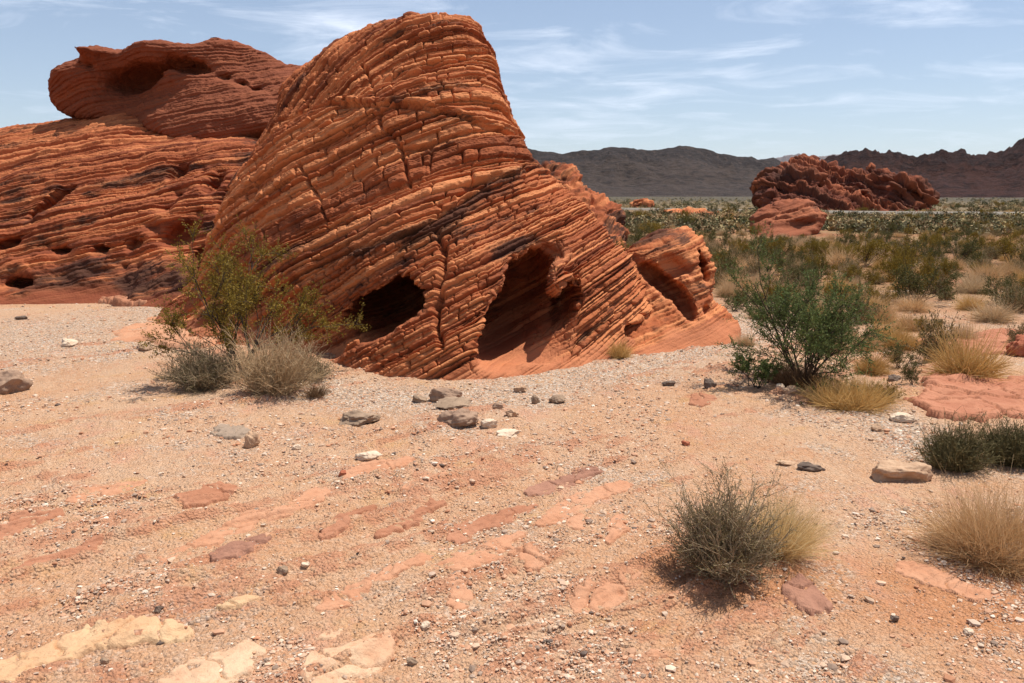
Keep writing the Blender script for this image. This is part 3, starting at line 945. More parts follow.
# ------------------------------------------------------------------ road across the plain
def plain_mat(name, col, rough=0.9):
    m, nt, bs = new_mat(name)
    g = NB(nt)
    n = g.noise(g.pos(), 3.0, 4)
    nt.links.new(g.mix(n, tuple(c * 0.85 for c in col), tuple(min(1, c * 1.15) for c in col)), bs.inputs['Base Color'])
    bs.inputs['Roughness'].default_value = rough
    return m


def strip(name, pts, width, zoff, mat, kind='structure'):
    pts = np.array(pts, float)
    tpar = np.linspace(0, len(pts) - 1, 80)
    c = np.stack([np.interp(tpar, np.arange(len(pts)), pts[:, k]) for k in (0, 1)], 1)
    for _ in range(12):
        c[1:-1] = (c[:-2] + c[2:] + 2 * c[1:-1]) / 4
    tg = np.gradient(c, axis=0)
    tg /= np.linalg.norm(tg, axis=1)[:, None]
    nrm = np.stack([-tg[:, 1], tg[:, 0]], 1)
    offs = np.array([-0.5 * width - 0.4, -0.5 * width, 0, 0.5 * width, 0.5 * width + 0.4])
    zz = np.array([-0.5, 0, 0.03, 0, -0.5]) + zoff
    V = []
    for o_, z_ in zip(offs, zz):
        q = c + nrm * o_
        V.append(np.stack([q[:, 0], q[:, 1], np.full(len(q), z_)], 1))
    V = np.concatenate(V)
    n = len(c)
    Q = []
    for k in range(4):
        a = np.arange(n - 1) + k * n
        Q.append(np.stack([a, a + 1, a + 1 + n, a + n], 1)[:, ::-1])
    return tag(link(name, make_mesh(name, V, np.concatenate(Q)), mat), kind=kind)


ROAD = [(-60, 125), (5, 114), (18, 106), (28, 94), (38, 84), (55, 78), (90, 74), (140, 76)]


def road_y(x):
    return np.interp(x, [p[0] for p in ROAD], [p[1] for p in ROAD])


strip('road', ROAD, 4.5, 0.12, plain_mat('pale_asphalt', (0.22, 0.19, 0.155)))


# ------------------------------------------------------------------ mountains
def mountain(name, prof, d0, d1, base_row, mat, label_kind, rough, seed, kindtag, crag=0.3):
    prof = np.array(prof, float)
    px = np.linspace(prof[0, 0], prof[-1, 0], 900)
    ridge = np.interp(px, prof[:, 0], prof[:, 1]) + crag * (1.6 * vnoise(px / 9, 0.5, 0.5, seed) + 1.2 * vnoise(px / 3.5, 0.5, 2.5, seed))
    dd = np.linspace(0, 1, 90)
    PX, D = np.meshgrid(px, dd, indexing='ij')
    az = (PX - 512) / F_PX
    Y = d0 + (d1 - d0) * D
    kx = CP + 0.243 * SP
    X = az * Y / kx
    crest = CAM_H + (base_row - ridge) / F_PX * (d0 + (d1 - d0) * 0.6) * CP / kx
    prof_d = np.interp(D, [0, 0.25, 0.48, 0.6, 0.75, 1.0], [0, 0.22, 0.62, 1.0, 0.9, 0.2])
    s = 1.0 / (d1 - d0)
    nz = fbm(X * 9 * s, Y * 5 * s, 0.7, seed, 5, 0.55)
    rid = 1 - np.abs(fbm(X * 14 * s, Y * 4 * s, 2.7, seed + 7, 5, 0.55))
    Z = crest[:, None] * (prof_d * (1 + rough * (nz + 0.7 * (rid - 0.7)) * (1 - 0.96 * np.minimum(prof_d, 1) ** 1.3)))
    Z += crest[:, None] * crag * 0.05 * fbm(X * 45 * s, Y * 45 * s, 1.1, seed + 3, 4, 0.6) * sstep(0.2, 0.5, D) * np.where(D > 0.62, 0.0, 1.0)
    Z = Z - 2.0 * (1 - sstep(0, 0.1, D))
    n, k = PX.shape
    i, j = np.meshgrid(np.arange(n - 1), np.arange(k - 1), indexing='ij')
    Q = np.stack([i * k + j, (i + 1) * k + j, (i + 1) * k + j + 1, i * k + j + 1], -1).reshape(-1, 4)
    hfrac = (Z / crest[:, None]).ravel()
    me = make_mesh(name, np.stack([X, Y, Z], -1).reshape(-1, 3), Q, dict(hf=hfrac))
    return tag(link(name, me, mat), kind='structure')


def mountain_mat(name, low, high, dark, sc):
    m, nt, bs = new_mat(name)
    g = NB(nt)
    P = g.pos()
    n = g.noise(P, sc, 8, 0.65)
    n2 = g.noise(g.scale(P, (1, 1, 3)), sc * 5, 8, 0.7)
    gul = g.noise(g.scale(P, (1, 0.5, 0.12)), sc * 14, 6, 0.65)           # gullies down the slope
    hf = g.attr('hf')
    c = g.mix(g.rng(g.m('ADD', hf, g.m('MULTIPLY', g.m('SUBTRACT', n, 0.5), 0.35)), 0.62, 0.76), low, high)
    c = g.mix(g.rng(n2, 0.45, 0.62, 0, 0.8), c, dark)
    c = g.mix(g.rng(gul, 0.48, 0.66, 0, 0.55), c, tuple(x * 1.5 for x in low))
    nt.links.new(c, bs.inputs['Base Color'])
    nt.links.new(g.bump(n2, 1.0, 30, g.bump(gul, 0.8, 12)), bs.inputs['Normal'])
    return m


mountain('hill', [(-900, 150), (-300, 142), (100, 150), (420, 144), (500, 147), (530, 148), (548, 151), (562, 152.5), (580, 149.5), (596, 148), (612, 146.5), (628, 146), (648, 149.5), (668, 146.5), (690, 147), (706, 149.5), (724, 153), (744, 156), (752, 156.5), (757, 160), (764, 160), (774, 158), (784, 163), (800, 170), (830, 178), (870, 190), (900, 195)],
         2300, 4300, 196, mountain_mat('brown_mountain', (0.066, 0.045, 0.034), (0.034, 0.024, 0.020), (0.026, 0.018, 0.016), 0.004), '', 0.45, 301, 'hill', 0.4)
mountain('hill', [(770, 194), (800, 176), (825, 160), (838, 155), (850, 152), (868, 150), (880, 153), (900, 152), (916, 156), (930, 155), (946, 152), (966, 150), (978, 155), (990, 154), (1000, 155), (1009, 149), (1018, 143), (1028, 138), (1050, 132), (1100, 140), (1300, 130), (1800, 140)],
         900, 1900, 196, mountain_mat('red_mountain', (0.085, 0.034, 0.024), (0.050, 0.021, 0.016), (0.022, 0.011, 0.010), 0.009), '', 0.8, 307, 'hill', 1.4)
mountain('hill', [(600, 190), (700, 172), (770, 160), (785, 156), (800, 154), (815, 157), (835, 154), (900, 160), (1000, 175), (1100, 190)],
         21000, 26000, 196, mountain_mat('distant_mountain', (0.16, 0.12, 0.10), (0.14, 0.10, 0.09), (0.10, 0.08, 0.07), 0.0008), '', 0.3, 311, 'hill', 0.3)

#@@SLABS
# ------------------------------------------------------------------ bedrock slabs and stones on the near ground
def slab_mat(name, a, b, dark):
    m, nt, bs = new_mat(name)
    g = NB(nt)
    P = g.pos()
    n = g.noise(P, 3.5, 6, 0.6)
    n2 = g.noise(P, 22, 5, 0.65)
    c = g.mix(g.rng(n, 0.35, 0.65), a, b)
    c = g.mix(g.rng(n2, 0.5, 0.78, 0, 0.6), c, dark)
    nt.links.new(c, bs.inputs['Base Color'])
    nt.links.new(g.bump(n2, 0.8, 0.016, g.bump(g.noise(P, 110, 4, 0.7), 0.6, 0.006)), bs.inputs['Normal'])
    return m


M_PALE = slab_mat('pale_slab', (0.60, 0.41, 0.26), (0.54, 0.31, 0.185), (0.42, 0.20, 0.11))
M_YEL = slab_mat('yellow_slab', (0.58, 0.385, 0.22), (0.54, 0.32, 0.175), (0.42, 0.19, 0.085))
M_PINK = slab_mat('pink_slab', (0.51, 0.265, 0.155), (0.47, 0.225, 0.125), (0.39, 0.17, 0.09))
M_RED = slab_mat('red_slab', (0.36, 0.155, 0.085), (0.43, 0.20, 0.115), (0.26, 0.10, 0.058))
M_SLABR = slab_mat('salmon_slab', (0.44, 0.19, 0.108), (0.37, 0.145, 0.08), (0.25, 0.09, 0.052))
M_MAUVE = slab_mat('mauve_slab', (0.30, 0.145, 0.095), (0.37, 0.185, 0.12), (0.20, 0.095, 0.065))


def slab(poly, H, mat, label, tilt=(0, 0), seed=0, res=None, steps=0.0, sdir=35, name='flat_rock'):
    pw = np.array([gpt(*p)[:2] for p in poly])
    pw = smooth_poly(pw, 1)
    c = pw.mean(0)
    ext = np.ptp(pw, axis=0)
    res = res or max(0.006, max(ext) / 130)
    xs = np.arange(pw[:, 0].min() - 0.06, pw[:, 0].max() + 0.06, res)
    ys = np.arange(pw[:, 1].min() - 0.06, pw[:, 1].max() + 0.06, res)
    X, Y = np.meshgrid(xs, ys, indexing='ij')
    nf = 4.5 / max(ext) ** 0.7
    na = 0.05 * max(ext) ** 0.8
    d = -poly_sdf(X + na * fbm(X * nf, Y * nf, 1.0, seed + 1, 4, 0.6), Y + na * fbm(X * nf, Y * nf, 7.0, seed + 2, 4, 0.6), pw)
    edge = sstep(-0.006, 0.010 + (0.8 * H if H > 0.03 else 0), d + 0.005 * vnoise(X * 40, Y * 40, 0, seed))
    top = H * (0.9 + 0.3 * fbm(X * 4, Y * 4, 2.0, seed + 4, 3)) + tilt[0] * (X - c[0]) + tilt[1] * (Y - c[1])
    if steps:
        a = math.radians(sdir)
        s = -(X) * math.sin(a) + Y * math.cos(a) + 0.02 * vnoise(X * 5, Y * 2, 0, seed + 8)
        i, t, th_ = layer(s, 400 + seed, 0.03, 0.09)
        top = top + steps * (hash3(i, 1, 1, seed) - 0.5) - steps * 0.8 * np.exp(-(np.minimum(t, 1 - t) * th_ / 0.008) ** 2)
    top = top - 1.0 * H * sstep(0.35, 0.85, fbm(X * 1.6 * nf, Y * 1.6 * nf, 6.0, seed + 9, 4) - 5.0 * d) + 0.005 * fbm(X * 25, Y * 25, 3, seed + 6, 3)
    rr = np.random.default_rng(900 + seed)
    npt = int(np.clip(ext[0] * ext[1] / 0.035, 4, 60))
    cp = np.stack([rr.uniform(xs[0], xs[-1], npt), rr.uniform(ys[0], ys[-1], npt)], 1)
    wxp = X + 0.02 * fbm(X * 12, Y * 12, 1.0, seed + 21, 3)
    wyp = Y + 0.02 * fbm(X * 12, Y * 12, 5.0, seed + 22, 3)
    dc = np.sort(np.stack([np.hypot(wxp - q[0], wyp - q[1]) for q in cp], 0), 0)
    near = np.argmin(np.stack([np.hypot(wxp - q[0], wyp - q[1]) for q in cp], 0), 0)
    ck = dc[1] - dc[0]
    top = top + (rr.random(npt)[near] - 0.5) * 0.5 * H - (1.3 * H + 0.006) * np.exp(-(ck / 0.009) ** 2) * (rr.random(npt)[near] > 0.25)
    top = np.maximum(top, -0.03)
    zlow = ground_z(X, Y)
    inn = edge > 0.5
    ca = np.linalg.lstsq(np.stack([X[inn], Y[inn], np.ones(inn.sum())], 1), zlow[inn], rcond=None)[0]
    flat = ca[0] * X + ca[1] * Y + ca[2]                     # a slab has one flat bedding plane
    Z = np.where(max(ext) < 3, 0.35 * flat + 0.65 * zlow, zlow) + edge * top - (1 - edge) * 0.10
    n, k = X.shape
    i, j = np.meshgrid(np.arange(n - 1), np.arange(k - 1), indexing='ij')
    Q = np.stack([i * k + j, (i + 1) * k + j, (i + 1) * k + j + 1, i * k + j + 1], -1).reshape(-1, 4)
    Q = Q[(edge.ravel()[Q] > 0).any(1)]
    used = np.unique(Q)
    rm = np.full(X.size, -1)
    rm[used] = np.arange(len(used))
    V = np.stack([X, Y, Z], -1).reshape(-1, 3)[used]
    o = link(name, make_mesh(name, V, rm[Q]), mat)
    return tag(o, label, 'rock slab', 'bedrock slabs in the ground', 'thing')


SLABS = [
    ([(298, 662), (340, 646), (388, 638), (398, 650), (384, 668), (366, 684), (330, 694), (304, 690)], 0.014, M_PALE, 'cream flat rock slab at the bottom edge of the ground, rightmost of the two largest', (0, 0), 0),
    ([(150, 700), (162, 678), (214, 655), (250, 644), (276, 648), (266, 662), (240, 690), (200, 705)], 0.014, M_PALE, 'cream pink rock slab cut by the bottom edge, right of the long yellowish slab', (0, 0), 0),
    ([(-20, 690), (0, 668), (30, 655), (92, 628), (150, 621), (200, 624), (199, 636), (150, 646), (100, 656), (62, 668), (20, 690)], 0.013, M_YEL, 'long yellowish pale slab in the bottom left corner', (0, 0), 0),
    ([(312, 639), (328, 630), (346, 629), (344, 636), (326, 642)], 0.014, M_PALE, 'small cream slab just above the large cream slab at the bottom', (0, 0), 0),
    ([(208, 614), (226, 604), (250, 599), (262, 606), (246, 613), (224, 618)], 0.013, M_YEL, 'small pale yellow slab above the bottom row of cream slabs', (0, 0), 0),
    ([(442, 590), (452, 579), (464, 582), (476, 596), (470, 610), (452, 612), (440, 604)], 0.010, M_PINK, 'rounded pink slab lying flush in gravel at the centre bottom', (0, 0), 0),
    ([(420, 575), (446, 560), (480, 544), (512, 528), (522, 532), (516, 548), (492, 566), (460, 574)], 0.010, M_PINK, 'long smooth pink slab rising towards the foreground bush', (0, 0), 0),
    ([(506, 556), (530, 549), (546, 560), (548, 572), (528, 574), (512, 566)], 0.016, M_PINK, 'pink slab right of the long smooth pink slab', (0, 0), 0),
    ([(562, 522), (580, 510), (592, 522), (580, 532)], 0.012, M_PINK, 'small pink slab left of the foreground bush', (0, 0), 0),
    ([(612, 514), (626, 512), (630, 526), (620, 546), (606, 544), (604, 528)], 0.010, M_PINK, 'pink slab nearest the left side of the foreground bush', (0, 0), 0),
    ([(300, 612), (340, 590), (400, 566), (440, 552), (430, 566), (380, 590), (330, 612)], 0.010, M_PINK, 'broad flush pink sheet of bedrock left of the long smooth pink slab', (0, 0), 0.006),
    ([(520, 520), (560, 498), (620, 478), (640, 482), (590, 506), (545, 524)], 0.010, M_PINK, 'pale pink sheet of bedrock in the centre, left of and behind the foreground bush', (0, 0), 0.006),
    ([(440, 536), (480, 516), (530, 500), (540, 506), (500, 524), (456, 544)], 0.012, M_RED, 'red brown streak of bedrock above the long smooth pink slab', (0, 0), 0.008),
    ([(60, 500), (110, 486), (150, 480), (140, 490), (100, 502), (66, 508)], 0.010, M_PINK, 'flush pink sheet of bedrock in the left middle ground', (0, 0), 0.006),
    ([(330, 478), (372, 464), (420, 458), (414, 468), (372, 478), (340, 486)], 0.012, M_PINK, 'thin pink sheet of bedrock just below the cream flat stone', (0, 0), 0.006),
    ([(560, 600), (600, 586), (640, 596), (620, 612), (580, 618)], 0.012, M_PINK, 'flat pink sheet of bedrock below left of the foreground bush', (0, 0), 0.004),
    ([(880, 560), (930, 566), (990, 590), (1010, 606), (960, 600), (900, 580)], 0.012, M_PINK, 'pink streak of bedrock in front of the straw mound', (0, 0), 0.004),
    ([(498, 640), (508, 634), (514, 650), (506, 656)], 0.01, M_PINK, 'tiny pink slab below the rounded pink slab', (0, 0), 0),
    ([(168, 511), (184, 499), (212, 488), (242, 486), (246, 494), (218, 506), (186, 515)], 0.012, M_RED, 'narrow red ledge alone in the left middle ground', (0, 0), 0.008),
    ([(-15, 545), (4, 528), (30, 517), (62, 513), (66, 519), (36, 533), (2, 548)], 0.015, M_RED, 'thick red ledge at the left edge', (0, 0), 0.006),
    ([(0, 582), (26, 566), (66, 556), (92, 544), (108, 540), (104, 551), (84, 562), (44, 572), (10, 588)], 0.015, M_RED, 'red ledge just below the thick ledge at the left edge', (0, 0), 0.008),
    ([(150, 566), (196, 542), (250, 518), (296, 502), (330, 491), (338, 497), (290, 520), (244, 540), (196, 560), (160, 574)], 0.012, M_PINK, 'longest diagonal pinkish ledge in the left foreground', (0, 0), 0.012),
    ([(206, 564), (222, 552), (246, 542), (270, 541), (268, 550), (246, 563), (218, 571)], 0.022, M_MAUVE, 'dark red brown ledge with a shaded front, below the longest diagonal ledge', (0, 0), 0.006),
    ([(310, 540), (340, 522), (372, 508), (384, 510), (352, 528), (322, 546)], 0.018, M_RED, 'thin diagonal red rib right of the longest diagonal ledge', (0, 0), 0.01),
    ([(372, 534), (404, 516), (440, 500), (450, 504), (416, 522), (384, 540)], 0.016, M_RED, 'thin diagonal red rib in the centre foreground', (0, 0), 0.01),
    ([(396, 492), (420, 480), (446, 474), (448, 479), (424, 489), (404, 497)], 0.010, M_PINK, 'short pink rib above the centre ribs', (0, 0), 0.008),
    ([(520, 490), (560, 476), (600, 466), (612, 469), (580, 482), (540, 496)], 0.014, M_MAUVE, 'mauve streak of rock in the centre ground', (0, 0), 0.008),
    ([(684, 404), (692, 398), (706, 396), (718, 400), (712, 406), (696, 408)], 0.015, M_RED, 'low red mound of rock in front of the arch rock', (0, 0), 0),
    ([(776, 592), (796, 582), (820, 590), (832, 608), (822, 620), (798, 612), (780, 606)], 0.02, M_MAUVE, 'flat mauve slab right below the foreground bush', (0, 0), 0),
    ([(640, 655), (660, 650), (672, 658), (652, 664)], 0.008, M_PINK, 'faint tan slab below the foreground bush', (0, 0), 0),
    ([(612, 584), (634, 574), (648, 580), (630, 592)], 0.008, M_PINK, 'faint pink slab left of the bush shadow', (0, 0), 0),
    ([(906, 396), (914, 380), (930, 376), (968, 382), (1000, 380), (1080, 374), (1130, 400), (1080, 430), (1010, 424), (960, 424), (930, 420), (914, 410)], 0.045, M_SLABR, 'broad smooth red slab at the right edge below the yellow shrub', (0, 0), 0),
    ([(900, 345), (940, 336), (1010, 330), (1080, 335), (1080, 352), (1000, 356), (940, 352)], 0.035, M_SLABR, 'red bedrock sheet behind the yellow shrub at the right edge', (0, 0), 0.01),
    ([(100, 340), (140, 322), (190, 306), (232, 300), (262, 318), (230, 340), (180, 352), (150, 346)], 0.06, M_PINK, 'striped pink apron of bedrock at the left foot of the leaning rock', (0.06, 0.02), 0.035),
    ([(80, 300), (130, 296), (190, 294), (200, 302), (150, 308), (100, 306)], 0.10, M_RED, 'red bedrock step at the foot of the layered dome', (0, 0), 0.03),
    ([(216, 440), (208, 434), (222, 428), (250, 430), (248, 438), (232, 442)], 0.02, slab_mat('grey_slab', (0.27, 0.195, 0.14), (0.34, 0.245, 0.175), (0.18, 0.13, 0.095)), 'grey slab in front of the left shrubs, behind the upright tan stone', (0, 0), 0),
]
for k, (poly, H, mat, label, tilt, steps) in enumerate(SLABS):
    slab(poly, H, mat, label, tilt, 11 + k, steps=steps)


def ico(level):
    import bmesh
    bm = bmesh.new()
    bmesh.ops.create_icosphere(bm, subdivisions=level, radius=1)
    V = np.array([v.co[:] for v in bm.verts])
    Fa = np.array([[v.index for v in f.verts] for f in bm.faces])
    bm.free()
    return V, Fa


ICO4, ICO1 = ico(5), ico(1)


def stone_shape(seed, facets=9, rough=0.10):
    V, Fa = ICO4
    r = np.random.default_rng(seed)
    P = V * 1.0
    # chop with random planes for flat faces, then roughen
    for _ in range(facets):
        nrm = r.normal(size=3)
        nrm /= np.linalg.norm(nrm)
        lim = 0.55 + 0.35 * r.random()
        dd = P @ nrm - lim
        P = P - np.where(dd > 0, dd * 0.93, 0)[:, None] * nrm
    n = fbm(P[:, 0] * 1.7, P[:, 1] * 1.7, P[:, 2] * 1.7, seed, 4)
    P = P * (1 + rough * n)[:, None]
    n2 = fbm(P[:, 0] * 9, P[:, 1] * 9, P[:, 2] * 9, seed + 1, 3)
    P = P * (1 + 0.025 * n2)[:, None]
    P -= (P.max(0) + P.min(0)) / 2
    return P / ((P.max(0) - P.min(0)) / 2), Fa


def stone_mat(name, a, b, spot):
    m, nt, bs = new_mat(name)
    g = NB(nt)
    P = g.obj()
    n = g.noise(P, 14, 6, 0.65)
    n2 = g.noise(P, 60, 4, 0.6)
    c = g.mix(g.rng(n, 0.35, 0.65), a, b)
    c = g.mix(g.rng(n2, 0.52, 0.75, 0, 0.6), c, spot)
    nt.links.new(c, bs.inputs['Base Color'])
    nt.links.new(g.bump(n2, 0.6, 0.008), bs.inputs['Normal'])
    return m


S_GREY = stone_mat('grey_limestone', (0.26, 0.175, 0.115), (0.35, 0.24, 0.16), (0.15, 0.10, 0.07))
S_DARK = stone_mat('dark_stone', (0.12, 0.085, 0.066), (0.19, 0.135, 0.10), (0.08, 0.058, 0.048))
S_TAN = stone_mat('tan_stone', (0.50, 0.33, 0.21), (0.42, 0.26, 0.16), (0.30, 0.17, 0.10))
S_CREAM = stone_mat('cream_stone', (0.66, 0.52, 0.38), (0.58, 0.42, 0.29), (0.42, 0.28, 0.19))
S_BROWN = stone_mat('grey_brown_stone', (0.27, 0.17, 0.115), (0.35, 0.225, 0.15), (0.15, 0.095, 0.07))
S_RED = stone_mat('red_stone', (0.36, 0.11, 0.06), (0.42, 0.15, 0.08), (0.22, 0.06, 0.035))

STONES = [  # column, row of the foot, width and height in image pixels, depth ratio, turn, material, label
    (2, 394, 46, 24, 0.8, 10, S_BROWN, 'grey brown boulder at the left edge of the picture'),
    (68, 347, 17, 9, 0.8, 0, S_CREAM, 'pale cream stone alone on the left gravel'),
    (141, 350, 19, 6, 0.9, -10, S_BROWN, 'flat grey brown stone left of the left shrubs'),
    (20, 320, 12, 4, 0.7, 0, S_DARK, 'small dark flat stone on the far left gravel'),
    (251, 450, 18, 17, 0.5, 30, S_TAN, 'upright tan stone shard beside the grey slab'),
    (296, 451, 10, 6, 0.8, 0, S_CREAM, 'small cream pebble between the tan shard and the cream flat stone'),
    (368, 463, 30, 9, 0.6, -5, S_CREAM, 'cream flat stone with a dark shadow under its front'),
    (357, 424, 46, 13, 0.8, 0, S_GREY, 'wide flat grey rock in front of the left cave'),
    (445, 402, 34, 14, 0.6, -15, S_BROWN, 'dark grey wedge of rock in front of the leaning rock'),
    (419, 402, 16, 8, 0.8, 0, S_GREY, 'small grey rock left of the dark grey wedge'),
    (457, 431, 46, 18, 0.7, 5, S_BROWN, 'largest cracked grey brown rock of the cluster before the caves'),
    (452, 413, 42, 8, 0.8, 8, S_GREY, 'long thin grey slab behind the largest cracked rock'),
    (489, 431, 17, 10, 0.8, 20, S_CREAM, 'pale stone touching the right side of the largest cracked rock'),
    (512, 420, 15, 8, 0.8, 0, S_TAN, 'pinkish tan stone right of the rock cluster'),
    (498, 414, 12, 6, 0.8, 0, S_BROWN, 'small brown stone above the pinkish tan stone'),
    (557, 404, 18, 8, 0.8, 0, S_GREY, 'grey rock below the large cave'),
    (536, 404, 10, 9, 0.7, 40, S_GREY, 'small upright grey stone left of the grey rock below the large cave'),
    (520, 392, 14, 6, 0.9, 0, S_TAN, 'tan stone on the gravel under the lip of the large cave'),
    (508, 439, 26, 6, 0.8, 10, S_CREAM, 'pale half buried stone in front of the rock cluster'),
    (710, 390, 13, 9, 0.8, 20, S_DARK, 'dark angular stone on the gravel path'),
    (669, 387, 15, 5, 0.8, 0, S_DARK, 'flat dark stone left of the dark angular stone'),
    (905, 479, 62, 20, 0.55, -8, S_TAN, 'long tan boulder below the dark olive bushes'),
    (812, 473, 30, 8, 0.6, 5, S_DARK, 'dark flat stone in the open ground left of the tan boulder'),
    (788, 468, 24, 4, 0.6, 5, S_TAN, 'thin tan stone touching the dark flat stone'),
    (1011, 568, 36, 28, 0.9, 15, S_GREY, 'grey boulder under the straw grass at the right edge'),
    (895, 382, 15, 7, 0.9, 0, S_DARK, 'dark stone at the left end of the red slab'),
    (792, 398, 20, 9, 0.7, 0, S_TAN, 'tan stone at the foot of the tall green shrub'),
    (780, 394, 9, 7, 0.8, 0, S_CREAM, 'small pale stone at the foot of the tall green shrub'),
    (904, 426, 27, 9, 0.8, 10, S_CREAM, 'pale flat stone in the white gravel below the red slab'),
    (878, 434, 13, 8, 0.8, 0, S_TAN, 'pinkish stone in the white gravel'),
    (712, 536, 10, 7, 0.8, 0, S_CREAM, 'white stone left of the foreground bush'),
    (740, 549, 9, 10, 0.8, 0, S_TAN, 'tan stone hidden in the foreground bush'),
    (342, 478, 9, 7, 0.8, 0, S_RED, 'small red stone near the cream flat stone'),
    (686, 446, 10, 5, 0.8, 0, S_RED, 'small red stone in the open ground above the foreground bush'),
    (157, 616, 12, 7, 0.8, 20, S_DARK, 'small dark stone above the long yellowish slab'),
    (282, 580, 13, 8, 0.8, 10, S_GREY, 'grey pebble below the dark red brown ledge'),
    (305, 575, 9, 6, 0.8, 0, S_CREAM, 'white pebble below the dark red brown ledge'),
    (1024, 357, 26, 22, 0.9, 0, S_RED, 'dark red block of rock at the right edge behind the yellow shrub'),
    (812, 398, 10, 4, 0.8, 0, S_GREY, 'flat grey stone below the straw skirt of the green shrub'),
    (988, 400, 10, 5, 0.9, 0, S_GREY, 'grey pebble resting on the broad red slab'),
    (104, 668, 10, 7, 0.8, 0, S_GREY, 'bluish grey pebble on the gravel under the yellowish slab'),
    (425, 632, 11, 8, 0.8, 30, S_CREAM, 'white pebble right of the creamiest slab'),
    (412, 668, 13, 9, 0.8, 0, S_GREY, 'light grey pebble at the bottom edge beside the creamiest slab'),
    (970, 635, 12, 6, 0.8, 0, S_CREAM, 'white pebble in the bottom right corner gravel'),
    (895, 622, 10, 5, 0.8, 0, S_DARK, 'small dark pebble in the bottom right ground'),
]
for k, (px, py, w, hh, dr, turn, mat, label) in enumerate(STONES):
    x, y, z = gpt(px, py)
    sc = y / F_PX
    P, Fa = stone_shape(500 + k, 8, 0.22)
    rx, rz = w * sc / 2, hh * sc / 2 * 1.35
    V = P * np.array([rx, rx * dr, rz])
    o = link('boulder' if w > 40 else 'stone', make_mesh('stone', V, Fa), mat, loc=(x, y + rx * dr * 0.6, z + rz * 0.45))
    o.rotation_euler = (random.uniform(-.1, .1), random.uniform(-.12, .12), math.radians(turn))
    tag(o, label, 'boulder' if w > 40 else 'stone')

# ------------------------------------------------------------------ loose gravel: far too many pebbles to count
def gravel(n):
    r = np.random.default_rng(77)
    Vb, Fb = ICO1
    rows = 196 + (700 - 196) * r.random(n * 4) ** 0.9
    rows = np.maximum(rows, 292)
    cols = r.uniform(-260, 1284, n * 4)
    p = on_ground(cols, rows)
    x, y = p[:, 0], p[:, 1]
    dens = sstep(-0.05, 0.6, fbm(x * 1.25, y * 1.25, 9.0, 88, 4))
    dens = 0.10 + 0.9 * dens ** 1.3
    wsh = np.exp(-(line_dist(x, y, gp) / 0.6) ** 2) + np.exp(-(line_dist(x, y, g2) / 1.2) ** 2) + 1.3 * np.exp(-(line_dist(x, y, g3) / 0.3) ** 2)
    dens = np.clip(dens + 0.6 * wsh, 0, 1)
    k = np.nonzero(r.random(n * 4) < dens)[0][:n]
    x, y = x[k], y[k]
    n = len(k)
    dist = np.hypot(x, y)
    size = 0.0020 * np.exp(0.62 * r.normal(size=n)) * (0.8 + 0.17 * dist)
    size = np.clip(size, 0.0018, 0.022)
    sq = size[:, None] * np.stack([r.uniform(.8, 1.4, n), r.uniform(.7, 1.2, n), r.uniform(.4, .75, n)], 1)
    V = Vb[None] * (1 + r.uniform(-.28, .28, (n, len(Vb), 1)))
    V = V * sq[:, None]
    a = r.uniform(0, 6.28, n)
    ca, sa = np.cos(a)[:, None], np.sin(a)[:, None]
    V = np.stack([V[..., 0] * ca - V[..., 1] * sa, V[..., 0] * sa + V[..., 1] * ca, V[..., 2]], -1)
    zg = ground_z(x, y)
    V = V + np.stack([x, y, zg + sq[:, 2] * 0.25], -1)[:, None]
    pal = np.array([(0.52, 0.39, 0.285), (0.62, 0.51, 0.40), (0.48, 0.325, 0.22), (0.48, 0.265, 0.16), (0.24, 0.165, 0.12), (0.13, 0.092, 0.072), (0.36, 0.255, 0.185), (0.40, 0.19, 0.105)])
    pi = r.choice(len(pal), n, p=[0.17, 0.06, 0.26, 0.22, 0.06, 0.02, 0.10, 0.11])
    colr = pal[pi] * r.uniform(0.9, 1.25, (n, 1))
    C = np.repeat(colr[:, None], len(Vb), 1).reshape(-1, 3)
    Fa = (Fb[None] + (np.arange(n) * len(Vb))[:, None, None]).reshape(-1, 3)
    m, nt, bs = new_mat('gravel')
    g = NB(nt)
    nt.links.new(g.attr('tint', 'Color'), bs.inputs['Base Color'])
    o = link('gravel', make_mesh('gravel', V.reshape(-1, 3), Fa, dict(tint=C), smooth=False), m)
    tag(o, 'loose white, grey and pink gravel strewn over the near ground', 'gravel', kind='stuff')


gravel(140000)

#@@PLANTS
# ------------------------------------------------------------------ plants
def tubes(paths, rad, sides=3):
    """paths (N,K,3), rad (N,K) -> tapering tubes"""
    N, K, _ = paths.shape
    tg = np.gradient(paths, axis=1)
    tg /= np.linalg.norm(tg, axis=-1, keepdims=True) + 1e-12
    ref = np.tile(np.array([0.31, 0.95, 0.05]), (N, K, 1))
    a = np.cross(tg, ref)
    a /= np.linalg.norm(a, axis=-1, keepdims=True) + 1e-9
    b = np.cross(tg, a)
    an = np.arange(sides) / sides * 2 * math.pi
    V = paths[:, :, None] + rad[:, :, None, None] * (a[:, :, None] * np.cos(an)[None, None, :, None] + b[:, :, None] * np.sin(an)[None, None, :, None])
    idx = np.arange(N * K * sides).reshape(N, K, sides)
    nx = np.roll(idx, -1, 2)
    Q = np.stack([idx[:, :-1], nx[:, :-1], nx[:, 1:], idx[:, 1:]], -1).reshape(-1, 4)
    return V.reshape(-1, 3), Q


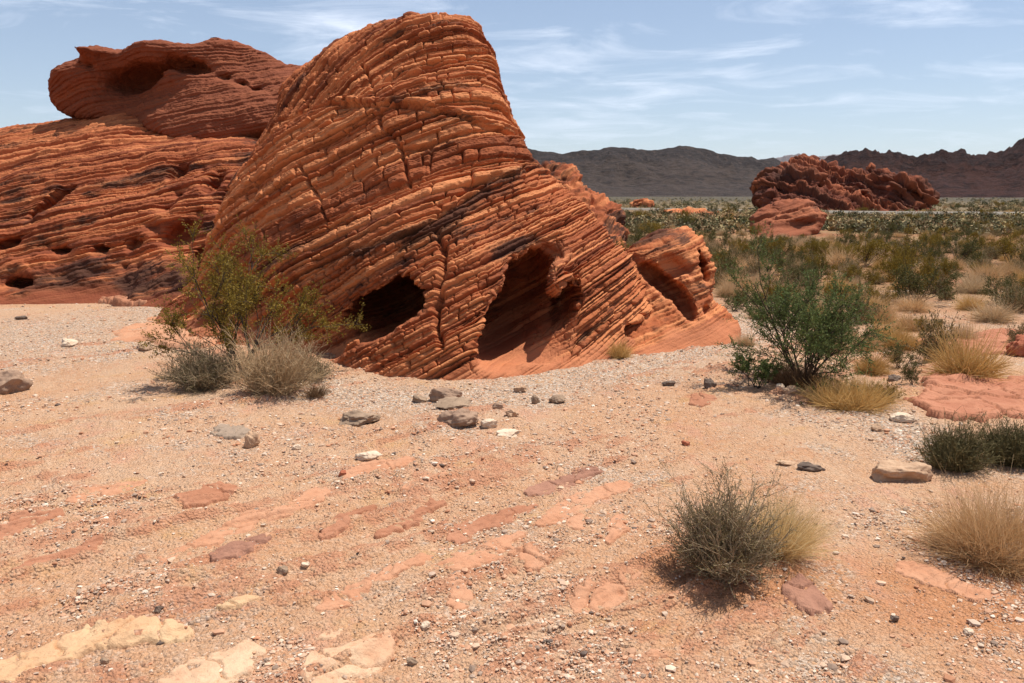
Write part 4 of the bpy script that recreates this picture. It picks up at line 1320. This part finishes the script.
def blades(paths, wid, r):
    """flat tapering ribbons, random twist"""
    N, K, _ = paths.shape
    tg = np.gradient(paths, axis=1)
    tg /= np.linalg.norm(tg, axis=-1, keepdims=True) + 1e-12
    ref = r.normal(size=(N, 1, 3))
    a = np.cross(tg, np.broadcast_to(ref, tg.shape))
    a /= np.linalg.norm(a, axis=-1, keepdims=True) + 1e-9
    w = wid[:, :, None]
    V = np.stack([paths - a * w, paths + a * w], 2)
    idx = np.arange(N * K * 2).reshape(N, K, 2)
    Q = np.stack([idx[:, :-1, 0], idx[:, :-1, 1], idx[:, 1:, 1], idx[:, 1:, 0]], -1).reshape(-1, 4)
    return V.reshape(-1, 3), Q


def leaf_quads(pos, dirs, ln, wd, r):
    n = len(pos)
    a = np.cross(dirs, r.normal(size=(n, 3)))
    a /= np.linalg.norm(a, axis=-1, keepdims=True) + 1e-9
    d = dirs / (np.linalg.norm(dirs, axis=-1, keepdims=True) + 1e-9)
    V = np.stack([pos, pos + d * ln[:, None] * 0.5 + a * wd[:, None], pos + d * ln[:, None], pos + d * ln[:, None] * 0.5 - a * wd[:, None]], 1)
    return V.reshape(-1, 3), np.arange(n * 4).reshape(n, 4)


def grow(base, dirs, length, K, r, bend=0.25, up=0.0, jit=0.08):
    """N wandering shoots: start points, start directions, lengths"""
    N = len(base)
    P = np.zeros((N, K, 3))
    P[:, 0] = base
    d = dirs / (np.linalg.norm(dirs, axis=-1, keepdims=True) + 1e-9)
    drift = r.normal(size=(N, 3)) * bend
    for k in range(1, K):
        d = d + drift / K + r.normal(size=(N, 3)) * jit + np.array([0, 0, up / K])
        d /= np.linalg.norm(d, axis=-1, keepdims=True)
        P[:, k] = P[:, k - 1] + d * (length / (K - 1))[:, None]
    P[..., 2] = np.maximum(P[..., 2], 0.004)
    return P


def along(P, r, n, lo, hi):
    """n random points on random shoots with their tangents"""
    N, K, _ = P.shape
    i = r.integers(0, N, n)
    t = (lo + (hi - lo) * r.random(n) ** 0.8) * (K - 1)
    k = np.minimum(t.astype(int), K - 2)
    f = (t - k)[:, None]
    a, b = P[i, k], P[i, k + 1]
    return a * (1 - f) + b * f, b - a, t / (K - 1)


def fan(n, r, spread, az=None):
    """directions: azimuth free, tilt from vertical up to spread radians"""
    ph = r.uniform(0, 2 * math.pi, n)
    t = spread * np.sqrt(r.random(n))
    return np.stack([np.sin(t) * np.cos(ph), np.sin(t) * np.sin(ph), np.cos(t)], 1)


def join(parts):
    V, Q, o = [], [], 0
    for v, q in parts:
        V.append(v)
        Q.append(q + o)
        o += len(v)
    return np.concatenate(V), np.concatenate(Q)


def plant_mat(name, a, b, c=None, trans=0.25):
    m, nt, bs = new_mat(name)
    g = NB(nt)
    inf = nt.nodes.new('ShaderNodeObjectInfo')
    n = g.noise(g.obj(), 9.0, 3, 0.6)
    isl = nt.nodes.new('ShaderNodeNewGeometry').outputs['Random Per Island']
    v = g.m('ADD', g.m('MULTIPLY', n, 0.5), g.m('MULTIPLY', isl, 0.5))
    col = g.ramp(v, [(0.25, a), (0.55, b), (0.8, c or b)])
    col = g.mix(g.m('MULTIPLY', inf.outputs['Random'], 0.35), col, tuple(x * 0.75 for x in a))
    nt.links.new(col, bs.inputs['Base Color'])
    bs.inputs['Roughness'].default_value = 0.75
    if trans:
        tr = nt.nodes.new('ShaderNodeBsdfTranslucent')
        nt.links.new(col, tr.inputs['Color'])
        mx = nt.nodes.new('ShaderNodeMixShader')
        mx.inputs[0].default_value = trans
        nt.links.new(bs.outputs[0], mx.inputs[1])
        nt.links.new(tr.outputs[0], mx.inputs[2])
        out = [n_ for n_ in nt.nodes if n_.type == 'OUTPUT_MATERIAL'][0]
        nt.links.new(mx.outputs[0], out.inputs[0])
    return m


L_GREY = plant_mat('grey_green_leaves', (0.13, 0.105, 0.045), (0.20, 0.165, 0.072), (0.28, 0.22, 0.105))
L_GREYD = plant_mat('dark_grey_green_leaves', (0.11, 0.095, 0.040), (0.165, 0.14, 0.062), (0.22, 0.18, 0.09))
L_CREO = plant_mat('creosote_leaves', (0.16, 0.105, 0.016), (0.25, 0.17, 0.026), (0.34, 0.23, 0.045))
L_GREEN = plant_mat('deep_green_leaves', (0.075, 0.105, 0.030), (0.12, 0.155, 0.046), (0.17, 0.20, 0.07))
L_OLIVE = plant_mat('olive_leaves', (0.075, 0.072, 0.022), (0.125, 0.115, 0.036), (0.185, 0.155, 0.055))
G_STRAW = plant_mat('straw', (0.50, 0.30, 0.135), (0.64, 0.42, 0.215), (0.75, 0.55, 0.33))
G_YEL = plant_mat('yellow_straw', (0.46, 0.27, 0.085), (0.60, 0.38, 0.14), (0.70, 0.50, 0.23))
G_OLIVE = plant_mat('olive_stems', (0.15, 0.125, 0.055), (0.22, 0.185, 0.085), (0.30, 0.25, 0.125))
G_PALE = plant_mat('pale_straw', (0.58, 0.40, 0.18), (0.70, 0.52, 0.26), (0.78, 0.62, 0.36), 0.4)
G_TAN = plant_mat('tan_twigs', (0.44, 0.29, 0.155), (0.58, 0.41, 0.235), (0.70, 0.53, 0.33))
G_BROWN = plant_mat('dry_brown_twigs', (0.15, 0.085, 0.045), (0.22, 0.13, 0.07), (0.30, 0.19, 0.10))
W_PALE = plant_mat('pale_twigs', (0.25, 0.18, 0.105), (0.36, 0.265, 0.165), (0.46, 0.35, 0.23), 0)
W_DARK = plant_mat('dark_stems', (0.045, 0.032, 0.024), (0.08, 0.058, 0.042), (0.12, 0.09, 0.065), 0)


def plant(name, loc, label, cat='shrub', group=None):
    o = bpy.data.objects.new(name, None)
    o.empty_display_size = 0.1
    COL.objects.link(o)
    o.location = loc
    return tag(o, label, cat, group)


def twig_bush(H, R, seed, nst=160, ntw=1500, nlf=6000, leaf=(0.012, 0.003), spread=0.9, sr=0.0035, base_r=0.08, lo=0.3, flat=0.0, scale_twig=0.24):
    r = np.random.default_rng(seed)
    ph, rr = r.uniform(0, 6.28, nst), base_r * np.sqrt(r.random(nst))
    base = np.stack([rr * np.cos(ph), rr * np.sin(ph), np.full(nst, -0.02)], 1)
    d = fan(nst, r, spread)
    d[:, :2] += base[:, :2] / max(base_r, 1e-3) * 0.25
    # length so that the crown is a rounded shape of height H and radius R
    dn = d / np.linalg.norm(d, axis=1, keepdims=True)
    reach = 1 / np.sqrt((np.hypot(dn[:, 0], dn[:, 1]) / R) ** 2 + (dn[:, 2] / H) ** 2)
    reach *= 0.85 + 0.36 * vnoise(dn[:, 0] * 2.3, dn[:, 1] * 2.3, dn[:, 2] * 2.3, seed)
    P = grow(base, dn, reach * r.uniform(0.62, 0.98, nst), 8, r, 0.30, 0.12, 0.09)
    rad = sr * np.linspace(1.0, 0.35, 8)[None] * r.uniform(0.6, 1.3, (nst, 1))
    p2, t2, f2 = along(P, r, ntw, lo, 1.0)
    d2 = t2 / (np.linalg.norm(t2, axis=1, keepdims=True) + 1e-9) + r.normal(size=(ntw, 3)) * 0.5 + np.array([0, 0, 0.15])
    P2 = grow(p2, d2, H * scale_twig * r.uniform(0.35, 1.0, ntw), 5, r, 0.5, 0.1, 0.14)
    rad2 = sr * 0.42 * np.linspace(1, 0.5, 5)[None] * r.uniform(0.7, 1.2, (ntw, 1))
    stems = join([tubes(P, rad), tubes(P2, rad2)])
    p3, t3, f3 = along(P2, r, nlf, 0.1, 1.0)
    d3 = t3 / (np.linalg.norm(t3, axis=1, keepdims=True) + 1e-9) + r.normal(size=(nlf, 3)) * 0.6
    lv = leaf_quads(p3, d3, leaf[0] * r.uniform(0.6, 1.3, nlf), leaf[1] * r.uniform(0.7, 1.2, nlf), r)
    return stems, lv


def grass_tuft(H, R, seed, n=1200, wd=0.0014, spread=0.9, base_r=0.06, droop=-0.35, K=6, lean=(0, 0)):
    r = np.random.default_rng(seed)
    ph, rr = r.uniform(0, 6.28, n), base_r * np.sqrt(r.random(n))
    base = np.stack([rr * np.cos(ph), rr * np.sin(ph), np.full(n, -0.01)], 1)
    d = fan(n, r, spread)
    d[:, :2] += base[:, :2] / max(base_r, 1e-3) * 0.3 + np.array(lean)
    dn = d / np.linalg.norm(d, axis=1, keepdims=True)
    reach = 1 / np.sqrt((np.hypot(dn[:, 0], dn[:, 1]) / R) ** 2 + (dn[:, 2] / H) ** 2)
    reach *= 0.88 + 0.36 * vnoise(dn[:, 0] * 2.7, dn[:, 1] * 2.7, dn[:, 2] * 2.7, seed)
    P = grow(base, dn, reach * r.uniform(0.5, 1.05, n), K, r, 0.35, droop, 0.06)
    return blades(P, wd * np.linspace(1, 0.25, K)[None] * r.uniform(0.6, 1.3, (n, 1)), r)


def open_shrub(H, R, seed, nbr=9, ntw=260, nlf=9000, leaf=(0.016, 0.005), spread=0.75, sr=0.012, lo=0.45, twl=0.3, base_r=0.05, clump=0.0, droop=0.0):
    """a few bare rising limbs that fork into sprays of small leaves"""
    r = np.random.default_rng(seed)
    base = np.concatenate([r.normal(size=(nbr, 2)) * base_r * 0.5, np.full((nbr, 1), -0.03)], 1)
    d = fan(nbr, r, spread)
    ph = np.arange(nbr) / nbr * 6.28 + r.uniform(-.3, .3, nbr)
    t = spread * r.uniform(0.25, 1.0, nbr)
    d = np.stack([np.sin(t) * np.cos(ph), np.sin(t) * np.sin(ph), np.cos(t)], 1)
    reach = 1 / np.sqrt((np.hypot(d[:, 0], d[:, 1]) / R) ** 2 + (d[:, 2] / H) ** 2)
    P = grow(base, d, reach * r.uniform(0.72, 1.0, nbr), 10, r, 0.35, 0.15, 0.10)
    rad = sr * np.linspace(1, 0.25, 10)[None] * r.uniform(0.7, 1.2, (nbr, 1))
    nb2 = nbr * 5
    p1, t1, _ = along(P, r, nb2, 0.2, 0.9)
    d1 = t1 / (np.linalg.norm(t1, axis=1, keepdims=True) + 1e-9) + r.normal(size=(nb2, 3)) * 0.45 + np.array([0, 0, 0.2])
    P1 = grow(p1, d1, H * 0.42 * r.uniform(0.5, 1.0, nb2), 7, r, 0.4, 0.1, 0.12)
    rad1 = sr * 0.40 * np.linspace(1, 0.35, 7)[None] * r.uniform(0.7, 1.2, (nb2, 1))
    p2, t2, _ = along(P1, r, ntw, 0.35, 1.0)
    d2 = t2 / (np.linalg.norm(t2, axis=1, keepdims=True) + 1e-9) + r.normal(size=(ntw, 3)) * 0.55 + np.array([0, 0, 0.15 + droop])
    P2 = grow(p2, d2, H * twl * r.uniform(0.3, 1.0, ntw), 6, r, 0.5, droop, 0.12)
    rad2 = sr * 0.16 * np.linspace(1, 0.5, 6)[None] * np.ones((ntw, 1))
    stems = join([tubes(P, rad, 5), tubes(P1, rad1, 4), tubes(P2, rad2, 3)])
    p3, t3, _ = along(P2, r, nlf, 0.05, 1.0)
    p3 = p3 + r.normal(size=(nlf, 3)) * clump
    d3 = t3 / (np.linalg.norm(t3, axis=1, keepdims=True) + 1e-9) + r.normal(size=(nlf, 3)) * 0.7
    lv = leaf_quads(p3, d3, leaf[0] * r.uniform(0.6, 1.3, nlf), leaf[1] * r.uniform(0.7, 1.2, nlf), r)
    return stems, lv


def part(name, vq, mat, parent):
    return link(name, make_mesh(name, vq[0], vq[1]), mat, parent)


def px_size(px, py, w, hh):
    x, y, z = gpt(px, py)
    s = y / F_PX
    return (x, y, z), w * s / 2, hh * s


# foreground bush and the straw grass beside it
loc, R, H = px_size(722, 583, 122, 126)
t = plant('grey_bush', loc, 'dense grey green twiggy bush alone in the right foreground')
st, lv = twig_bush(H * 1.06, R * 0.86, 1001, 260, 3000, 17000, (0.010, 0.0020), 0.80, 0.0034, 0.05, 0.38)
part('stems', st, W_PALE, t)
part('foliage', lv, L_GREY, t)
loc, R, H = px_size(776, 560, 110, 92)
t = plant('straw_tuft', loc, 'pale yellow straw grass growing out behind the right side of the foreground bush', 'grass')
part('blades', grass_tuft(H * 1.1, R * 1.2, 1002, 2600, 0.0010, 0.95, 0.08, -0.1, 6, (0.25, 0)), G_PALE, t)
# straw mound at the right edge
loc, R, H = px_size(992, 556, 140, 98)
t = plant('straw_tuft', loc, 'large mound of golden straw grass at the right edge in the foreground', 'grass')
part('blades', grass_tuft(H * 1.2, R * 1.05, 1003, 5600, 0.0013, 1.25, 0.16, -0.25, 7), G_STRAW, t)
loc, R, H = px_size(962, 548, 60, 30)
t = plant('dry_twigs', loc, 'low brown dry twigs under the left side of the straw mound', 'twigs')
part('stems', grass_tuft(H, R, 1004, 900, 0.0013, 1.35, 0.12, -0.2), G_BROWN, t)
# dark olive bushes
for (px, py, w, hh, sd_, lab) in ((953, 468, 66, 56, 1005, 'dark olive broom bush between the tan boulder and its twin'), (1012, 466, 62, 58, 1006, 'dark olive broom bush cut by the right edge')):
    loc, R, H = px_size(px, py, w, hh)
    t = plant('olive_bush', loc, lab)
    st, lv = twig_bush(H * 1.12, R * 1.05, sd_, 520, 2600, 5000, (0.022, 0.0020), 0.8, 0.0030, 0.10, 0.30)
    part('stems', st, G_OLIVE, t)
    part('foliage', lv, L_GREY, t)
# the tall green shrub
loc, R, H = px_size(804, 386, 118, 140)
t = plant('green_shrub', loc, 'tall dark green shrub with open feathery sprays, right of the arch rock')
st, lv = open_shrub(H * 1.30, R * 0.48, 1027, 14, 1000, 30000, (0.026, 0.0042), 0.62, 0.012, 0.35, 0.20, 0.08, 0.008)
part('stems', st, W_DARK, t)
part('foliage', lv, L_GREEN, t)
loc, R, H = px_size(758, 388, 52, 42)
t = plant('green_shrub', loc, 'low green sprig at the left foot of the tall green shrub')
st, lv = open_shrub(H, R, 1008, 7, 160, 3200, (0.028, 0.005), 1.0, 0.007, 0.3, 0.3, 0.06, 0.005)
part('stems', st, W_DARK, t)
part('foliage', lv, L_GREEN, t)
loc, R, H = px_size(848, 408, 84, 46)
t = plant('straw_tuft', loc, 'golden straw mound sprawling at the right foot of the tall green shrub', 'grass')
part('blades', grass_tuft(H, R, 1009, 3200, 0.0022, 1.3, 0.22, -0.1), G_YEL, t)
loc, R, H = px_size(880, 404, 36, 28)
t = plant('olive_bush', loc, 'small olive clump at the right end of the golden straw mound')
st, lv = twig_bush(H, R, 1010, 120, 600, 2400, (0.02, 0.003), 1.1, 0.003, 0.08)
part('stems', st, G_TAN, t)
part('foliage', lv, L_CREO, t)
loc, R, H = px_size(798, 388, 64, 34)
t = plant('dry_shrub', loc, 'dry brown brush inside the foot of the tall green shrub')
part('stems', grass_tuft(H, R, 1011, 2200, 0.0022, 1.2, 0.16, -0.1), G_BROWN, t)
# left group: creosote with grey and tan bushes at its foot
loc, R, H = px_size(242, 374, 138, 142)
t = plant('creosote_bush', loc, 'tall thin creosote bush with yellow green leaves in front of the leaning rock')
st, lv = open_shrub(H * 1.22, R * 0.84, 1012, 12, 700, 21000, (0.024, 0.0055), 0.80, 0.013, 0.6, 0.16, 0.10, 0.014)
part('stems', st, W_DARK, t)
part('foliage', lv, L_CREO, t)
loc, R, H = px_size(204, 387, 84, 84)
t = plant('grey_bush', loc, 'dark grey twiggy bush under the left side of the creosote')
st, lv = twig_bush(H, R, 1013, 200, 2200, 9000, (0.016, 0.003), 1.2, 0.0045, 0.12, 0.2)
part('stems', st, W_PALE, t)
part('foliage', lv, L_GREYD, t)
loc, R, H = px_size(276, 396, 112, 84)
t = plant('dry_shrub', loc, 'dry tan twiggy bush under the right side of the creosote')
st, lv = twig_bush(H, R, 1014, 420, 3200, 3000, (0.02, 0.0018), 1.05, 0.004, 0.12, 0.2)
part('stems', st, G_TAN, t)
part('foliage', lv, G_TAN, t)
loc, R, H = px_size(310, 380, 50, 56)
t = plant('grey_bush', loc, 'small grey bush between the dry tan bush and the left cave')
st, lv = twig_bush(H, R, 1015, 120, 900, 2600, (0.018, 0.003), 1.0, 0.004, 0.08, 0.2)
part('stems', st, W_PALE, t)
part('foliage', lv, L_GREY, t)
loc, R, H = px_size(316, 398, 30, 26)
t = plant('straw_tuft', loc, 'little rusty tuft at the right end of the dry tan bush', 'grass')
part('blades', grass_tuft(H, R, 1016, 420, 0.002, 1.0, 0.06), G_BROWN, t)
loc, R, H = px_size(619, 358, 34, 25)
t = plant('straw_tuft', loc, 'yellow green tuft at the foot of the leaning rock, right of the large cave', 'grass')
part('blades', grass_tuft(H, R, 1017, 900, 0.0022, 1.0, 0.08), G_YEL, t)
loc, R, H = px_size(2, 300, 26, 46)
t = plant('creosote_bush', loc, 'yellow green bush at the left edge before the layered dome')
st, lv = twig_bush(H, R, 1018, 90, 700, 3600, (0.03, 0.006), 0.8, 0.005, 0.08)
part('stems', st, W_DARK, t)
part('foliage', lv, L_CREO, t)
for (px, py, w, hh, lab, mt) in ((92, 298, 36, 16, 'pale straw tuft at the foot of the layered dome', G_YEL), (156, 299, 32, 12, 'low olive grass tuft right of the pale tuft under the dome', L_CREO)):
    loc, R, H = px_size(px, py, w, hh)
    t = plant('straw_tuft', loc, lab, 'grass')
    part('blades', grass_tuft(H, R, 1019 + px, 800, 0.0035, 1.1, 0.15), mt, t)

# ------------------------------------------------------------------ shrubs of the plain
def template(kind, seed):
    """unit-height plants: returns list of (part name, mesh)"""
    r = np.random.default_rng(seed)
    if kind == 'creosote':
        st, lv = open_shrub(1.0, 0.85, seed, 13, 260, 4200, (0.048, 0.012), 1.15, 0.012, 0.1, 0.28, 0.15, 0.03)
        return [('stems', make_mesh('stems', *st), W_DARK), ('foliage', make_mesh('foliage', *lv), L_OLIVE if seed % 2 else L_CREO)]
    if kind == 'grey':
        st, lv = twig_bush(1.0, 1.0, seed, 120, 700, 4200, (0.06, 0.012), 1.3, 0.008, 0.2, 0.25)
        return [('stems', make_mesh('stems', *st), G_TAN), ('foliage', make_mesh('foliage', *lv), L_GREY)]
    if kind == 'straw':
        b = grass_tuft(1.05, 1.15, seed, 1700, 0.0075, 1.45, 0.35, -0.25, 6)
        return [('blades', make_mesh('blades', *b), G_YEL if seed % 2 else G_STRAW)]
    b = grass_tuft(1.05, 1.15, seed, 1700, 0.0075, 1.45, 0.35, -0.25, 6)
    return [('blades', make_mesh('blades', *b), G_TAN)]


KINDS = {}
for kd in ('creosote', 'grey', 'straw', 'tan'):
    KINDS[kd] = []
    for v in range(4):
        ps = template(kd, 2000 + 10 * len(KINDS) + v)
        for nm, me, mt in ps:
            me.materials.append(mt)
        KINDS[kd].append(ps)
NAMES = dict(creosote=('creosote_bush', 'shrub'), grey=('grey_bush', 'shrub'), straw=('straw_tuft', 'grass'), tan=('dry_shrub', 'shrub'))


def put(kind, x, y, H, Wd, label, group=None, parts_on=True):
    t = plant(NAMES[kind][0], (x, y, float(ground_z(np.float64(x), np.float64(y)))), label, NAMES[kind][1], group)
    v = random.randrange(4)
    t.scale = (Wd, Wd, H * (1.0 if kind == 'creosote' else 1.2))
    t.rotation_euler = (0, 0, random.uniform(0, 6.28))
    for nm, me, mt in KINDS[kind][v]:
        o = bpy.data.objects.new(nm, me)
        COL.objects.link(o)
        o.parent = t
    return t


NEAR = [  # column, row of the foot, width, height, kind, label
    (858, 322, 58, 32, 'grey', 'grey green domed shrub behind the tall green shrub'),
    (887, 344, 50, 30, 'straw', 'straw dome right of the tall green shrub'),
    (865, 348, 40, 20, 'straw', 'low straw clump touching the right side of the tall green shrub'),
    (936, 360, 60, 48, 'grey', 'grey green upright shrub just left of the yellow shrub'),
    (966, 378, 92, 52, 'straw', 'wide golden yellow shrub above the broad red slab'),
    (900, 368, 60, 26, 'creosote', 'low dark green shrub left of the grey green upright shrub'),
    (912, 386, 34, 24, 'creosote', 'small bright olive shrub at the left end of the broad red slab'),
    (992, 322, 48, 20, 'tan', 'tan tuft on the red sand at the right'),
    (972, 293, 44, 17, 'tan', 'tan tuft on the red sand farther back at the right'),
    (912, 310, 40, 16, 'straw', 'straw tuft at the edge of the bare red sand'),
    (905, 296, 66, 50, 'creosote', 'big olive creosote behind the straw tufts'),
    (866, 266, 58, 34, 'creosote', 'olive creosote behind the tip of the tall green shrub'),
    (766, 300, 40, 19, 'tan', 'tan dome on the sand right of the arch rock'),
    (728, 296, 32, 17, 'tan', 'tan dome touching the arch rock on the right'),
    (742, 282, 26, 13, 'grey', 'small grey dome behind the arch rock'),
    (940, 282, 46, 26, 'creosote', 'round olive creosote left of the farther tan tuft'),
    (752, 270, 30, 15, 'straw', 'straw tuft left of the tip of the tall green shrub'),
    (735, 262, 34, 18, 'grey', 'grey dome on the plain above the arch rock'),
    (790, 300, 34, 17, 'straw', 'straw tuft half hidden by the left sprays of the tall green shrub'),
    (882, 322, 40, 22, 'straw', 'bright straw dome between the grey green dome and the big olive creosote'),
    (902, 348, 46, 24, 'straw', 'straw dome right of the straw dome by the tall green shrub'),
    (876, 304, 44, 24, 'creosote', 'dark olive bush left of the big olive creosote'),
    (925, 338, 40, 22, 'creosote', 'olive bush behind the grey green upright shrub'),
    (870, 372, 44, 24, 'straw', 'straw clump just behind the golden straw mound'),
    (890, 278, 50, 28, 'creosote', 'olive creosote behind the big olive creosote'),
    (840, 268, 44, 22, 'straw', 'straw tuft beside the olive creosote behind the shrub tip'),
    (985, 280, 40, 18, 'straw', 'straw tuft behind the farther tan tuft'),
    (945, 300, 30, 13, 'grey', 'small grey dome on the red sand between the tan tufts'),
    (1020, 345, 40, 22, 'grey', 'grey bush at the right edge behind the yellow shrub'),
    (830, 350, 50, 26, 'tan', 'dry tan bush behind the right sprays of the tall green shrub'),
    (745, 345, 26, 12, 'tan', 'small tan tuft left of the tall green shrub'),
    (820, 322, 40, 20, 'straw', 'straw dome seen through the upper right sprays of the tall green shrub'),
    (846, 338, 44, 22, 'grey', 'grey green dome above the golden straw mound'),
    (910, 330, 40, 20, 'straw', 'straw dome on the sand left of the tan tuft'),
    (760, 318, 30, 14, 'tan', 'tan dome left of the tall green shrub, right of the arch rock'),
    (800, 284, 40, 20, 'grey', 'grey dome above the left sprays of the tall green shrub'),
    (960, 340, 40, 18, 'tan', 'tan dome behind the yellow shrub'),
    (1016, 300, 34, 16, 'straw', 'straw tuft at the right edge on the red sand'),
    (838, 292, 34, 18, 'straw', 'straw tuft left of the big olive creosote'),
    (850, 300, 30, 16, 'straw', 'pale straw tuft behind the grey green domed shrub'),
    (1012, 262, 60, 34, 'creosote', 'dark olive creosote at the right edge of the plain'),
    (960, 262, 54, 28, 'creosote', 'dark olive creosote on the plain near the right edge'),
    (778, 262, 44, 24, 'creosote', 'olive creosote on the plain above the tall green shrub'),
    (690, 228, 28, 13, 'creosote', 'olive creosote below the flat pale red outcrop'),
    (634, 246, 44, 24, 'creosote', 'dark creosote beside the rounded outcrop'),
    (650, 236, 36, 18, 'creosote', 'dark creosote behind the arch rock and beside the rounded outcrop'),
    (640, 232, 26, 12, 'grey', 'grey green dome beside the rounded outcrop'),
]
for (px, py, w, hh, kd, lab) in NEAR:
    x, y, z = gpt(px, py)
    s = y / F_PX
    put(kd, x, y, hh * s * 1.05, w * s / 2, lab)

# scattered individuals, then the rest of the scrub far out as one mass
r = np.random.default_rng(90)
near_xy = np.array([gpt(p[0], p[1])[:2] for p in NEAR])
blocked = [poly for poly in ()]


def free(x, y):
    px = 512 + F_PX * CP * x / y
    if y < 11.0 or (y < 13.5 and px < 725):
        return False
    if px < 600 and y < 26:
        return False
    if px > 905 and y < 16 and r.random() < 0.75:
        return False
    if 11 < x < 16.5 and 37 < y < 42.5:
        return False
    if -16 < y - road_y(x) < 5:
        return False
    if 26 < x < 60 and 94 < y < 122:
        return False
    if 14 < x < 21.5 and 72.5 < y < 82:
        return False
    return np.min(np.hypot(near_xy[:, 0] - x, near_xy[:, 1] - y)) > 0.55 + 0.01 * y


placed = []
cnt = dict(creosote=0, grey=0, straw=0, tan=0)
LIM = dict(creosote=280, grey=280, straw=285, tan=285)
far_pts = []
tries = 0
while tries < 60000 and sum(cnt.values()) < 1100:
    tries += 1
    row = r.uniform(207, 312)
    px = r.uniform(590, 1240)
    p = on_ground(px, row)
    x, y = float(p[0]), float(p[1])
    if not free(x, y):
        continue
    gap = 0.25 + 0.014 * y
    if placed:
        a = np.array(placed)
        if np.min(np.hypot(a[:, 0] - x, a[:, 1] - y)) < gap:
            continue
    kd = r.choice(['creosote', 'grey', 'straw', 'tan'], p=[0.28, 0.24, 0.28, 0.20])
    if cnt[kd] >= LIM[kd]:
        continue
    cnt[kd] += 1
    placed.append((x, y))
    big = 1 + 0.5 * sstep(30, 90, y)
    if kd == 'creosote':
        H = r.uniform(0.32, 0.78) * big
        Wd = H * r.uniform(0.6, 0.95)
        desc = 'olive creosote bush'
    elif kd == 'grey':
        H = r.uniform(0.2, 0.42) * big
        Wd = H * r.uniform(0.8, 1.2)
        desc = 'grey green domed bush'
    elif kd == 'straw':
        H = r.uniform(0.14, 0.40) * big
        Wd = H * r.uniform(0.7, 1.1)
        desc = 'straw coloured tussock'
    else:
        H = r.uniform(0.18, 0.38) * big
        Wd = H * r.uniform(0.7, 1.1)
        desc = 'tan dry shrub'
    zone = 'on the sand just behind the arch rock' if (y < 24 and px < 800) else 'on the near plain behind the straw tufts' if y < 24 else \
        'on the plain before the low outcrop' if y < 38 else 'on the plain between the low and the craggy outcrop' if y < 80 else 'far out on the plain near the road'
    put(kd, x, y, H, Wd, f'{desc} {zone}', f'{desc.split()[-2]} {desc.split()[-1]} plants {zone}')


def far_scrub(n):
    r = np.random.default_rng(91)
    row = 196 + 0.6 + (232 - 196) * r.random(n) ** 1.3
    px = r.uniform(380, 1300, n)
    p = on_ground(px, row)
    x, y = p[:, 0], p[:, 1]
    k = (y > 32) & ~((x > 11) & (x < 16.5) & (y < 43)) & (y < 1500) & ~((y - road_y(x) > -14) & (y - road_y(x) < 5)) & ~((x > 26) & (x < 58) & (y > 96) & (y < 122))
    x, y = x[k], y[k]
    n = len(x)
    H = r.uniform(0.25, 0.75, n) * (1 + 0.5 * sstep(60, 200, y))
    m = 60
    d = r.normal(size=(n, m, 3))
    d /= np.linalg.norm(d, axis=-1, keepdims=True)
    d[..., 2] = np.abs(d[..., 2])
    c = np.stack([x, y, ground_z(x, y)], -1)[:, None] + d * (H[:, None, None] * np.array([0.75, 0.75, 0.8])) * r.uniform(0.4, 1, (n, m, 1))
    ln = np.repeat(H * 0.24, m)
    V, Q = leaf_quads(c.reshape(-1, 3), r.normal(size=(n * m, 3)), ln, ln * 0.33, r)
    pal = np.array([(0.075, 0.072, 0.03), (0.12, 0.11, 0.05), (0.38, 0.29, 0.14), (0.17, 0.145, 0.08), (0.30, 0.21, 0.11)])
    ci = r.choice(len(pal), n, p=[0.24, 0.22, 0.22, 0.18, 0.14])
    C = np.repeat(pal[ci] * r.uniform(0.8, 1.2, (n, 1)), m * 4, 0)
    mt, nt, bs = new_mat('far_scrub')
    nt.links.new(NB(nt).attr('tint', 'Color'), bs.inputs['Base Color'])
    o = link('far_scrub', make_mesh('far_scrub', V, Q, dict(tint=C)), mt)
    tag(o, 'mass of small olive and straw shrubs covering the far plain', 'scrub', kind='stuff')


far_scrub(7500)

#@@HAZE
def haze(density):
    import bmesh
    bm = bmesh.new()
    bmesh.ops.create_cube(bm, size=1)
    me = bpy.data.meshes.new('haze')
    bm.to_mesh(me)
    bm.free()
    o = link('haze', me)
    o.scale = (90000, 90000, 1600)
    o.location = (0, 0, 1600 / 2 - 8)
    m = bpy.data.materials.new('haze')
    m.use_nodes = True
    nt = m.node_tree
    nt.nodes.clear()
    out = nt.nodes.new('ShaderNodeOutputMaterial')
    v = nt.nodes.new('ShaderNodeVolumePrincipled')
    v.inputs['Color'].default_value = (0.80, 0.88, 1.0, 1)
    v.inputs['Density'].default_value = density
    v.inputs['Anisotropy'].default_value = 0.3
    nt.links.new(v.outputs[0], out.inputs['Volume'])
    me.materials.append(m)
    tag(o, 'thin blue desert haze over the whole plain', 'haze', kind='stuff')


USE_HAZE = True
if USE_HAZE:
    haze(0.7e-5)
